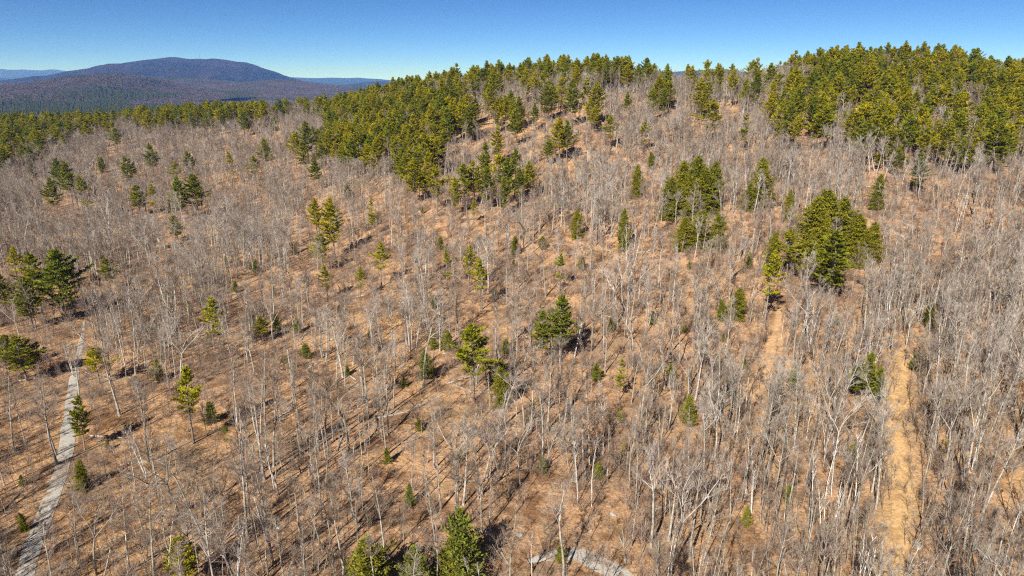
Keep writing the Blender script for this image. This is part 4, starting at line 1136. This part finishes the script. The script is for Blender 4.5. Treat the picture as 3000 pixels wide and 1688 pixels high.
# ------------------------------------------------------------------ masses of trees that nobody could count, instanced over points
def scatter(name, protos, P, rotz, scl, var, label, cat, tilt=None):
    """one 'stuff' object: points with a shape index, turn and size; geometry nodes put the shapes there"""
    key = tuple(p.name for p in protos)
    if key not in lib_col:
        col = bpy.data.collections.new('shapes_' + name)
        for k, me in enumerate(protos):
            ob = bpy.data.objects.new('%03d_%s' % (k, me.name), me); col.objects.link(ob)
        lib_col[key] = col
    col = lib_col[key]
    me = bpy.data.meshes.new(name); n = len(P)
    me.vertices.add(n); me.vertices.foreach_set('co', np.asarray(P, np.float32).ravel())
    rot = np.zeros((n, 3), np.float32); rot[:, 2] = rotz
    if tilt is not None: rot[:, :2] = tilt
    a = me.attributes.new('turn', 'FLOAT_VECTOR', 'POINT'); a.data.foreach_set('vector', rot.ravel())
    a = me.attributes.new('size', 'FLOAT_VECTOR', 'POINT'); a.data.foreach_set('vector', np.asarray(scl, np.float32).ravel())
    a = me.attributes.new('pick', 'INT', 'POINT'); a.data.foreach_set('value', np.asarray(var, np.int32))
    o = link(name, me)
    ng = bpy.data.node_groups.new(name, 'GeometryNodeTree')
    ng.interface.new_socket('Geometry', in_out='INPUT', socket_type='NodeSocketGeometry'); ng.interface.new_socket('Geometry', in_out='OUTPUT', socket_type='NodeSocketGeometry')
    gi = ng.nodes.new('NodeGroupInput'); go = ng.nodes.new('NodeGroupOutput')
    ip = ng.nodes.new('GeometryNodeInstanceOnPoints'); ci = ng.nodes.new('GeometryNodeCollectionInfo')
    ci.inputs['Collection'].default_value = col; ci.inputs['Separate Children'].default_value = True; ci.inputs['Reset Children'].default_value = True
    ip.inputs['Pick Instance'].default_value = True
    def na(nm, ty):
        q = ng.nodes.new('GeometryNodeInputNamedAttribute'); q.data_type = ty; q.inputs['Name'].default_value = nm
        return q.outputs['Attribute']
    ng.links.new(gi.outputs[0], ip.inputs['Points']); ng.links.new(ci.outputs[0], ip.inputs['Instance'])
    ng.links.new(na('pick', 'INT'), ip.inputs['Instance Index']); ng.links.new(na('turn', 'FLOAT_VECTOR'), ip.inputs['Rotation']); ng.links.new(na('size', 'FLOAT_VECTOR'), ip.inputs['Scale'])
    ng.links.new(ip.outputs[0], go.inputs[0])
    md = o.modifiers.new('spread', 'NODES'); md.node_group = ng
    return tag(o, label, cat, kind='stuff')

pm = [s[2] for s in LIB['pine']] + [s[2] for s in LIB['green_pine']]
n = len(rest_p)
s_ = PH[rest_p] / 22.0; wdt = rnd.uniform(1.0, 1.4, n)
scatter('pine_forest', pm, np.stack([PX, PY, PZ], 1)[rest_p], rnd.uniform(0, 6.28, n), np.stack([s_ * wdt, s_ * wdt, s_], 1), np.where(rnd.random(n) < 0.85, rnd.integers(0, 6, n), rnd.integers(6, 9, n)), 'dense olive pines massed along the ridge and belt', 'pine forest')

# ------------------------------------------------------------------ bare hardwoods
CLEAR = [rp(8, (1240, 1010), (1380, 930), (1560, 1000), (1900, 1000), (2120, 950), (2120, 1060), (1960, 1180), (1900, 1260), (1250, 1330), (1230, 1200)), rp(4, (1690, 560), (1960, 560), (1900, 760), (1880, 960), (1760, 1230), (1720, 1000), (1730, 780)), rp(4, (1600, 430), (1720, 400), (1700, 560), (1580, 560)),
         rp(5, (330, 1150), (420, 1150), (400, 1260), (300, 1260)), rp(8, (30, 330), (200, 330), (160, 480), (20, 440)), rp(7, (820, 480), (1050, 470), (1050, 600), (800, 620)), rp(9, (2380, 740), (2600, 740), (2600, 950), (2400, 950)), rp(6, (1260, 740), (1400, 740), (1380, 900), (1250, 900)), rp(5, (1450, 230), (1900, 250), (1850, 330), (1450, 330))]
X, Y, rnd = grid_points(3.5, 66, 760, 25, seed=91)
Z = height(X, Y)
gx, gy = project(X, Y, Z)
px, py = project(X, Y, Z + 9)
dens = 0.60 + 2.3 * fbm(X / 34, Y / 34, 61, 3)
poles = np.clip((gx - 1750) / 500, 0, 1) * np.clip((gy - 820) / 250, 0, 1)
dens = dens + 0.15 * poles
hill = np.clip((Y - 300) / 120, 0, 1)
dens = dens + 0.25 * np.clip((Y - 350) / 80, 0, 1) + 0.12 * np.clip((1100 - gx) / 500, 0, 1) * np.clip((Y - 200) / 100, 0, 1)
for poly in CLEAR: dens[inside(gx, gy, poly)] *= 0.08
inst = np.zeros(len(X), bool)
for nm, poly in STAND.items():
    if nm != 'upper': inst |= inside(px, py, poly)
dens[inst] *= 0.55
dens *= np.clip((near_way(X, Y) - 2.3) / 2.5, 0, 1)
screen = np.zeros(len(X), bool)
tpx, tpy = project(X, Y, Z + 16)
for (xt, yt, yb, yd, lib, H_, _l) in SEEN:
    if lib == 'birch': continue
    hw = 0.30 * (yb - yt) + 2000 / np.maximum(Y, 50) * 1.6
    screen |= (Y < yd - 1) & (np.abs(tpx - xt) < hw) & (tpy < yt + 0.72 * (yb - yt)) & (gy > yt)
tu = np.stack([*project(TURNOUT[:, 0], TURNOUT[:, 1], height(TURNOUT[:, 0], TURNOUT[:, 1]))], 1)[::2]
for (ux, uy) in tu: screen |= (np.abs(tpx - ux) < 30) & (tpy < uy) & (gy > uy - 5)
dens[screen] *= 0.14
keep = (rnd.random(len(X)) < np.clip(dens, 0.03, 0.92)) & free_of_taken(X, Y, -0.6)
X, Y, Z, gx, gy, poles = X[keep], Y[keep], Z[keep], gx[keep], gy[keep], poles[keep]
X2, Y2, rnd2 = grid_points(2.5, 66, 330, 15, 0.48, seed=97)
Z2 = height(X2, Y2); gx2, gy2 = project(X2, Y2, Z2); po2 = np.clip((gx2 - 1650) / 450, 0, 1) * np.clip((gy2 - 700) / 250, 0, 1)
d2 = po2 * (0.36 + 1.2 * fbm(X2 / 18, Y2 / 18, 63, 2)) * np.clip((near_way(X2, Y2) - 2.3) / 2.0, 0, 1)
for poly in CLEAR: d2[inside(gx2, gy2, poly)] = 0
t2x, t2y = project(X2, Y2, Z2 + 12)
for (xt, yt, yb, yd, lib, H_, _l) in SEEN:
    if lib != 'birch': d2[(Y2 < yd - 1) & (np.abs(t2x - xt) < 0.30 * (yb - yt) + 2000 / np.maximum(Y2, 50) * 1.2) & (t2y < yt + 0.72 * (yb - yt)) & (gy2 > yt)] *= 0.15
for (ux, uy) in tu: d2[(np.abs(t2x - ux) < 30) & (t2y < uy) & (gy2 > uy - 5)] *= 0.12
k2 = (rnd2.random(len(X2)) < np.clip(d2, 0, 0.7)) & free_of_taken(X2, Y2, -0.6)
n1 = len(X); X = np.concatenate([X, X2[k2]]); Y = np.concatenate([Y, Y2[k2]]); Z = np.concatenate([Z, Z2[k2]]); gx = np.concatenate([gx, gx2[k2]]); gy = np.concatenate([gy, gy2[k2]]); poles = np.concatenate([poles, np.full(k2.sum(), 1.8)])
hill_k = np.concatenate([hill[keep], np.zeros(k2.sum())])
N = len(X)
u = rnd.random(N)
pp_ = np.clip(0.42 + 0.30 * poles, 0, 0.92)
kind = np.where(u < pp_, 2, np.where(u < pp_ + (1 - pp_) * 0.80, 0, 1))
scrub = (rnd.random(N) < 0.006 + 0.006 * poles)
pale = np.clip(0.22 + 2.6 * fbm(X / 40, Y / 40, 211, 2) + 0.28 * np.exp(-((gx - 1900) / 500) ** 2 - ((gy - 950) / 260) ** 2) - 0.5 * np.clip((Y - 290) / 110, 0, 1), 0.03, 0.75)
kind[(rnd.random(N) < pale) & (kind != 2)] = 4
kind[(rnd.random(N) < pale * 0.35) & (kind == 2)] = 4
kind[scrub] = 3
BK = ['maple', 'oak', 'pole', 'birch', 'silver']; BH = np.array([18, 18, 14, 16.0, 17])
Hb = np.where(kind == 2, rnd.uniform(7, 15.5, N), np.where(kind == 3, rnd.uniform(10, 15, N), rnd.uniform(11, 20.5, N)))
Hb *= np.clip(1.05 - 0.12 * hill_k, 0.8, 1.1)
vv = np.where(kind == 3, rnd.integers(0, 4, N), np.where(kind == 4, rnd.integers(0, 5, N), rnd.integers(0, 7, N)))
tl = rnd.normal(size=(N, 2)) * np.where(rnd.random(N) < 0.08, 0.17, 0.045)[:, None]
rz = rnd.uniform(0, 6.28, N); wd = rnd.uniform(0.85, 1.25, N)
# the 300 that show largest become single trees
tx, ty = project(X, Y, Z + Hb)
shown = np.clip(np.minimum(gy, 1688) - np.maximum(ty, 0), 0, None) * (gx > -30) * (gx < 3030) * (kind != 3)
rank = np.argsort(-shown)
one = rank[:300]
LOOK = {4: 'silvery bare tree', 0: 'straight bare tree', 1: 'forked bare tree', 2: 'slim bare pole tree'}
AN = [(a, b, c) for a, b, c in ANCHORS]
cand = []
for i in one:
    cx, cy = (gx[i] + tx[i]) / 2, (min(gy[i], 1688) + ty[i]) / 2
    dd = [math.hypot(a - cx, 1.2 * (b - cy)) for a, b, c in AN]
    k = int(np.argmin(dd)); dx, dy = cx - AN[k][0], cy - AN[k][1]
    rel = ('left of' if dx < 0 else 'right of') if abs(dx) > 1.1 * abs(dy) else ('downslope of' if dy > 0 else 'upslope of')
    cand.append([i, k, rel, int(kind[i]), dd[k]])
buckets = {}
for c_ in cand: buckets.setdefault((c_[1], c_[2], c_[3]), []).append(c_)
for key, lst in buckets.items():
    lst.sort(key=lambda q: q[4])
    for r_, c_ in enumerate(lst):
        i = c_[0]
        if len(lst) == 1: lab = '%s %s %s' % (LOOK[c_[3]], c_[2], AN[c_[1]][2])
        else: lab = '%s %s %s %s, counted outward' % ((ordinal(r_) if r_ else 'nearest'), LOOK[c_[3]], c_[2], AN[c_[1]][2])
        plant('bare_tree', BK[kind[i]], int(vv[i]), (X[i], Y[i], Z[i]), Hb[i], rz[i], lab, 'tree', 'bare hardwoods on the near slope', tl[i], wd[i])
rest = np.setdiff1d(np.arange(N), one)
bm = [s[2] for k in BK for s in LIB[k]]
off = np.array([0, 7, 14, 21, 25])
sc_ = Hb[rest] / BH[kind[rest]]
scatter('bare_woods', bm, np.stack([X, Y, Z], 1)[rest], rz[rest], np.stack([sc_ * wd[rest], sc_ * wd[rest], sc_], 1), off[kind[rest]] + vv[rest], 'leafless grey hardwoods filling the slope up to the ridge', 'woods', tl[rest])
print('bare trees', N)

# ------------------------------------------------------------------ undergrowth
BRUSH = [mesh_np('brush_%d' % i, *brush(700 + i, 2.3 + 0.25 * i, 8), M['dark_twig']) for i in range(4)] + [mesh_np('sapling_%d' % i, *sapling(720 + i, 6 + i), M['twig']) for i in range(3)]
X, Y, rnd = grid_points(2.1, 66, 560, 20, 0.48, seed=131)
d = 0.54 + 2.2 * fbm(X / 20, Y / 20, 81, 3)
Z = height(X, Y); gx, gy = project(X, Y, Z)
d += 0.25 * np.clip((gx - 1750) / 500, 0, 1) * np.clip((gy - 820) / 250, 0, 1)
for poly in CLEAR: d[inside(gx, gy, poly)] *= 0.3
nw = near_way(X, Y)
d = np.where(nw < 4.5, np.maximum(d, 0.55), d) * np.clip((nw - 1.0) / 2.0, 0.09, 1) * np.where(np.minimum(dist_to(ROAD, X, Y), dist_to(TURNOUT, X, Y)) < 2.2, 0.1, 1)
d *= np.clip(1.25 - Y / 700, 0.3, 1)
k = rnd.random(len(X)) < np.clip(d, 0.05, 0.85)
X, Y, Z = X[k], Y[k], Z[k]; n = len(X)
v = np.where(rnd.random(n) < 0.7, rnd.integers(0, 4, n), rnd.integers(4, 7, n))
s_ = rnd.uniform(0.55, 1.25, n)
scatter('undergrowth', BRUSH, np.stack([X, Y, Z], 1), rnd.uniform(0, 6.28, n), np.stack([s_ * 1.2, s_ * 1.2, s_], 1), v, 'brown leafless brush and thin saplings over the forest floor', 'undergrowth')
print('brush', n)

# ------------------------------------------------------------------ woods on the far valley and hills
def far_conifer(seed):
    rnd = np.random.default_rng(seed); c = Geo()
    for k in range(5):
        z0 = 3 + k * 3.4; r_ = (5.2 - k * 0.95) * rnd.uniform(0.8, 1.15); m = 7
        a = np.arange(m) * 6.283 / m + rnd.uniform(0, 6)
        rr = r_ * rnd.uniform(0.65, 1.2, m)
        V = np.concatenate([np.stack([rr * np.cos(a), rr * np.sin(a), z0 + rnd.normal(size=m) * 0.5], 1), [[0, 0, z0 + 6]]])
        j = np.arange(m); c.add(V, None, np.stack([j, (j + 1) % m, np.full(m, m)], 1))
    return c.arrays()
def far_bare(seed):
    rnd = np.random.default_rng(seed); c = Geo(); n = 70
    D = unit(np.concatenate([rnd.normal(size=(n, 2)), np.abs(rnd.normal(size=(n, 1))) + 0.4], 1))
    c.blades(np.array([0, 0, 5.0]) + D * rnd.uniform(0.5, 3.5, n)[:, None], D, rnd.uniform(3, 6.5, n), rnd.uniform(0.5, 1.1, n), rnd)
    return c.arrays()
FAR = [mesh_np('far_conifer_%d' % i, *far_conifer(800 + i), M['far_needles']) for i in range(3)] + [mesh_np('far_bare_%d' % i, *far_bare(820 + i), M['far_twig']) for i in range(3)]
rnd = np.random.default_rng(5)
fp = []
Yv = np.exp(rnd.uniform(math.log(1000), math.log(4200), 26000)); Xv = (rnd.uniform(-150, 1400, 26000) - 1500) / F * Yv * CP
Zv = height_smooth(Xv, Yv); fp.append(np.stack([Xv, Yv, Zv], 1))
def on_hill(XX, YY, ZZ, n):
    nr, nc = XX.shape
    i = rnd.uniform(0, nr - 1.01, n); j = rnd.uniform(0, nc - 1.01, n)
    a, b = i.astype(int), j.astype(int); fa, fb = i - a, j - b
    def bl(A): return (A[a, b] * (1 - fa) + A[a + 1, b] * fa) * (1 - fb) + (A[a, b + 1] * (1 - fa) + A[a + 1, b + 1] * fa) * fb
    return np.stack([bl(XX), bl(YY), bl(ZZ)], 1)
fp.append(on_hill(*HN, 16000)); fp.append(on_hill(*HR, 16000))
fp = np.concatenate(fp)
con = fbm(fp[:, 0] / 420, fp[:, 1] / 650, 91, 4) * 2.6 + 0.5 + rnd.normal(size=len(fp)) * 0.12
isc = con > 0.66
k = isc | (rnd.random(len(fp)) < 0.75)
fp, isc = fp[k], isc[k]; n = len(fp)
s_ = rnd.uniform(0.75, 1.2, n)
scatter('far_forest', FAR, fp, rnd.uniform(0, 6.28, n), np.stack([s_, s_, s_], 1), np.where(isc, rnd.integers(0, 3, n), rnd.integers(3, 6, n)), 'mixed grey and dark-green woods over the far valley and low hills', 'forest')

# ------------------------------------------------------------------ boulders and fallen wood
def boulder_mesh(seed):
    rnd = np.random.default_rng(seed)
    import bmesh
    bm_ = bmesh.new(); bmesh.ops.create_icosphere(bm_, subdivisions=2, radius=1)
    nrm = [unit(rnd.normal(size=3)) for _ in range(7)]; cut = rnd.uniform(0.55, 0.9, 7)
    for v_ in bm_.verts:
        p = np.array(v_.co)
        for q, c_ in zip(nrm, cut):
            dd = p @ q
            if dd > c_: p = p - q * (dd - c_)
        p = p * (1 + rnd.normal() * 0.02) * np.array([1.25, 0.95, 0.75]); v_.co = p
    me = bpy.data.meshes.new('boulder'); bm_.to_mesh(me); bm_.free(); me.materials.append(M['rock'])
    return me
BM = [boulder_mesh(900 + i) for i in range(4)]
for k, (reg, x, y, s, lab) in enumerate([
    (7, 145, 517, 0.75, 'white boulder left of the gravel road among dark trunks'),
    (7, 192, 912, 0.5, 'small pale rock on the leaves beside the lowest road stretch'),
    (8, 1030, 1112, 0.9, 'left boulder of the pair right of the large bushy bottom pine'),
    (8, 1108, 1112, 1.0, 'right boulder of the pair right of the large bushy bottom pine'),
    (8, 2050, 985, 0.9, 'lone rounded boulder at the upper right rim of the clearing'),
    (8, 1800, 1085, 0.5, 'small grey stone in the middle of the clearing'),
    (8, 1345, 1135, 1.1, 'flat pale rock slab at the left of the clearing'),
    (8, 1880, 1105, 0.4, 'tiny stone right of the small grey clearing stone'),
    (4, 2342, 1222, 1.3, 'tall pale rock on the mid left slope, left of two'),
    (4, 2388, 1195, 0.9, 'smaller pale rock on the mid left slope, right of two'),
    (8, 255, 300, 0.9, 'pale grey rock on open leaves, lower centre left'),
    (2, 1770, 740, 3.0, 'pale rock ledge below the upper grove'),
    (5, 40, 1265, 0.9, 'pale rock beside a green sapling, centre left'),
    (1, 1235, 1272, 1.6, 'pale slab on the left slope below the slim dark pine')]):
    P = cast(*R(reg, x, y), height)
    o = link('boulder', BM[k % 4]); o.location = (P[0], P[1], P[2] + 0.02 * s); s *= 0.62; o.scale = (s, s, s * 0.8); o.rotation_euler = (0.1, 0.15, k * 1.3)
    tag(o, lab, 'rock', 'boulders on the slope')

def log_parts(seed, L):
    rnd = np.random.default_rng(seed); g = Geo()
    T = curve_along(np.array([[-L / 2, 0, 0.0]]), np.array([[1.0, 0, 0.0]]), np.array([L]), 6, rnd, 0.0, 0.02)
    g.tubes(T, np.linspace(0.24, 0.09, 6)[None], 7)
    b = Geo(); n = 9
    p, tg = at_frac(np.repeat(T, n, 0), rnd.uniform(0.4, 1, n))
    D = off_axis(tg, np.full(n, 0.8), rnd); D[:, 2] = np.abs(D[:, 2]) * 0.7
    b.tubes(curve_along(p, unit(D), rnd.uniform(0.8, 2.6, n), 4, rnd, 0.1, 0.1), np.array([0.05, 0.04, 0.03, 0.015])[None] * np.ones((n, 1)), 4)
    return g.arrays(), b.arrays()
M['dead_wood'] = mat_bark('bleached_dead_wood', (0.15, 0.132, 0.115), (0.29, 0.266, 0.238), (0.42, 0.395, 0.365), 0.2)
for k, (reg, x, y, L, a, lab) in enumerate([
    (5, 490, 740, 5, 0.05, 'short pale log lying on the leaves below the yellow-olive pines'),
    (7, 810, 405, 8, -0.12, 'long fallen stem on the leaves right of the gravel road'),
    (5, 1785, 372, 9, 0.1, 'bleached fallen tree with branches below the ragged hemlock'),
    (2, 850, 970, 9, -0.5, 'white fallen branch lying right of the middle stand'),
    (5, 890, 1330, 7, 0.5, 'thin fallen stem near the centre thicket'),
    (8, 600, 405, 9, 0.6, 'pale fallen stem on the open leaves, lower centre left'),
    (8, 690, 1400, 6, -0.3, 'bleached log in front of the bottom pines'),
    (6, 1720, 1150, 5, 0.3, 'small fallen branch by the top of the straw track'),
    (4, 630, 430, 9, -0.4, 'white broken tree fallen beside the far end of the road')]):
    P = cast(*R(reg, x, y), height)
    (tv, tf), (bv, bf) = log_parts(950 + k, L)
    e = bpy.data.objects.new('fallen_log', None); COL.objects.link(e)
    h2 = height(P[0] + math.cos(a) * L / 2, P[1] + math.sin(a) * L / 2)[0]; h1 = height(P[0] - math.cos(a) * L / 2, P[1] - math.sin(a) * L / 2)[0]
    e.location = (P[0], P[1], (h1 + h2) / 2 + 0.16); e.rotation_euler = (0, -math.atan2(h2 - h1, L), a)
    link('trunk', mesh_np('log_trunk', tv, tf, M['dead_wood'], smooth=True), e); link('branch', mesh_np('log_branch', bv, bf, M['dead_wood']), e)
    tag(e, lab, 'log', 'fallen wood on the slope')

# litter of fallen stems and stones, too many and too small to tell apart
def joined(parts, mat):
    (tv, tf), (bv, bf) = parts
    return mesh_np('deadwood', np.concatenate([tv, bv]), [tf[0], bf[0] + len(tv)], mat)
DW = [joined(log_parts(980 + i, 6.0), M['dead_wood'] if i < 2 else M['bark']) for i in range(4)]
X, Y, rnd = grid_points(11, 75, 430, 10, 0.48, seed=171)
k = (rnd.random(len(X)) < 0.42) & (near_way(X, Y) > 3); X, Y = X[k], Y[k]; n = len(X)
az_ = rnd.uniform(0, 6.28, n); s_ = rnd.uniform(0.45, 1.35, n)
za = height(X + np.cos(az_) * 2, Y + np.sin(az_) * 2); zb = height(X - np.cos(az_) * 2, Y - np.sin(az_) * 2)
scatter('fallen_branches', DW, np.stack([X, Y, (za + zb) / 2 + 0.12], 1), az_, np.stack([s_, s_ * 0.8, s_ * 0.8], 1), rnd.integers(0, 4, n), 'fallen stems and branches strewn over the leaves', 'deadwood', np.stack([np.zeros(n), -np.arctan2(za - zb, 4.0)], 1))
X, Y, rnd = grid_points(13, 75, 430, 10, 0.48, seed=173)
k = (rnd.random(len(X)) < np.clip(0.1 + 1.6 * fbm(X / 40, Y / 40, 175, 2), 0, 0.5)) & (near_way(X, Y) > 2.5); X, Y = X[k], Y[k]; n = len(X)
s_ = rnd.uniform(0.15, 0.55, n)
scatter('scattered_stones', BM, np.stack([X, Y, height(X, Y)], 1), rnd.uniform(0, 6.28, n), np.stack([s_, s_, s_ * 0.8], 1), rnd.integers(0, 4, n), 'small grey stones scattered among the leaves', 'stones')

# ------------------------------------------------------------------ mast on the mountain
def mast():
    xk, yk = R(1, 1508, 186)
    u = (844 - yk) / F; dy, dz = CP + u * SP, -SP + u * CP
    D = 10000.0; base = np.array([(xk - 1500) / F / dy * D, D, dz / dy * D - 6])
    Ht = 74.0
    m, t, out = new_mat('galvanised_steel'); principled(t, out, (0.20, 0.20, 0.21), 0.6)
    e = bpy.data.objects.new('radio_mast', None); COL.objects.link(e); e.location = base
    leg = []
    for k in range(3):
        a = k * 2.094 + 0.4; g = Geo(); w = 2.6
        g.tubes(np.array([[w * math.cos(a), w * math.sin(a), 0], [w * math.cos(a) * .7, w * math.sin(a) * .7, Ht]]), np.array([0.8, 0.6]), 6)
        link('leg', mesh_np('mast_leg', *g.arrays(), m), e); leg.append(a)
    for z in np.arange(4, Ht - 3, 8.0):
        g = Geo()
        for k in range(3):
            a, b = leg[k], leg[(k + 1) % 3]; s0 = 2.6 * (1 - 0.3 * z / Ht); s1 = 2.6 * (1 - 0.3 * (z + 8) / Ht)
            g.tubes(np.array([[s0 * math.cos(a), s0 * math.sin(a), z], [s1 * math.cos(b), s1 * math.sin(b), z + 7.5]]), np.array([0.35, 0.35]), 4)
        link('brace', mesh_np('mast_brace', *g.arrays(), m), e)
    g = Geo(); g.tubes(np.array([[0, 0, Ht - 3], [0, 0, Ht + 14]]), np.array([0.9, 0.4]), 6); link('antenna', mesh_np('mast_antenna', *g.arrays(), m), e)
    tag(e, 'thin lattice radio mast on the mountain summit ridge', 'mast')
mast()

# ------------------------------------------------------------------ air
def haze():
    a, z0, z1 = 31000.0, -142.0, 520.0
    V = np.array([[sx * a, sy * a, z] for z in (z0, z1) for sx, sy in ((-1, -1), (1, -1), (1, 1), (-1, 1))])
    q = np.array([[3, 2, 1, 0], [4, 5, 6, 7], [0, 1, 5, 4], [1, 2, 6, 5], [2, 3, 7, 6], [3, 0, 4, 7]])
    m, t, out = new_mat('clear_air')
    p = t.nodes.new('ShaderNodeVolumePrincipled')
    p.inputs['Color'].default_value = (0.14, 0.36, 1.0, 1); p.inputs['Absorption Color'].default_value = (1, 1, 1, 1); p.inputs['Density'].default_value = 4.6e-5
    t.links.new(p.outputs[0], out.inputs['Volume'])
    tag(link('haze', mesh_np('haze', V, q, m)), 'thin blue haze over the far hills', 'haze', kind='stuff')
haze()
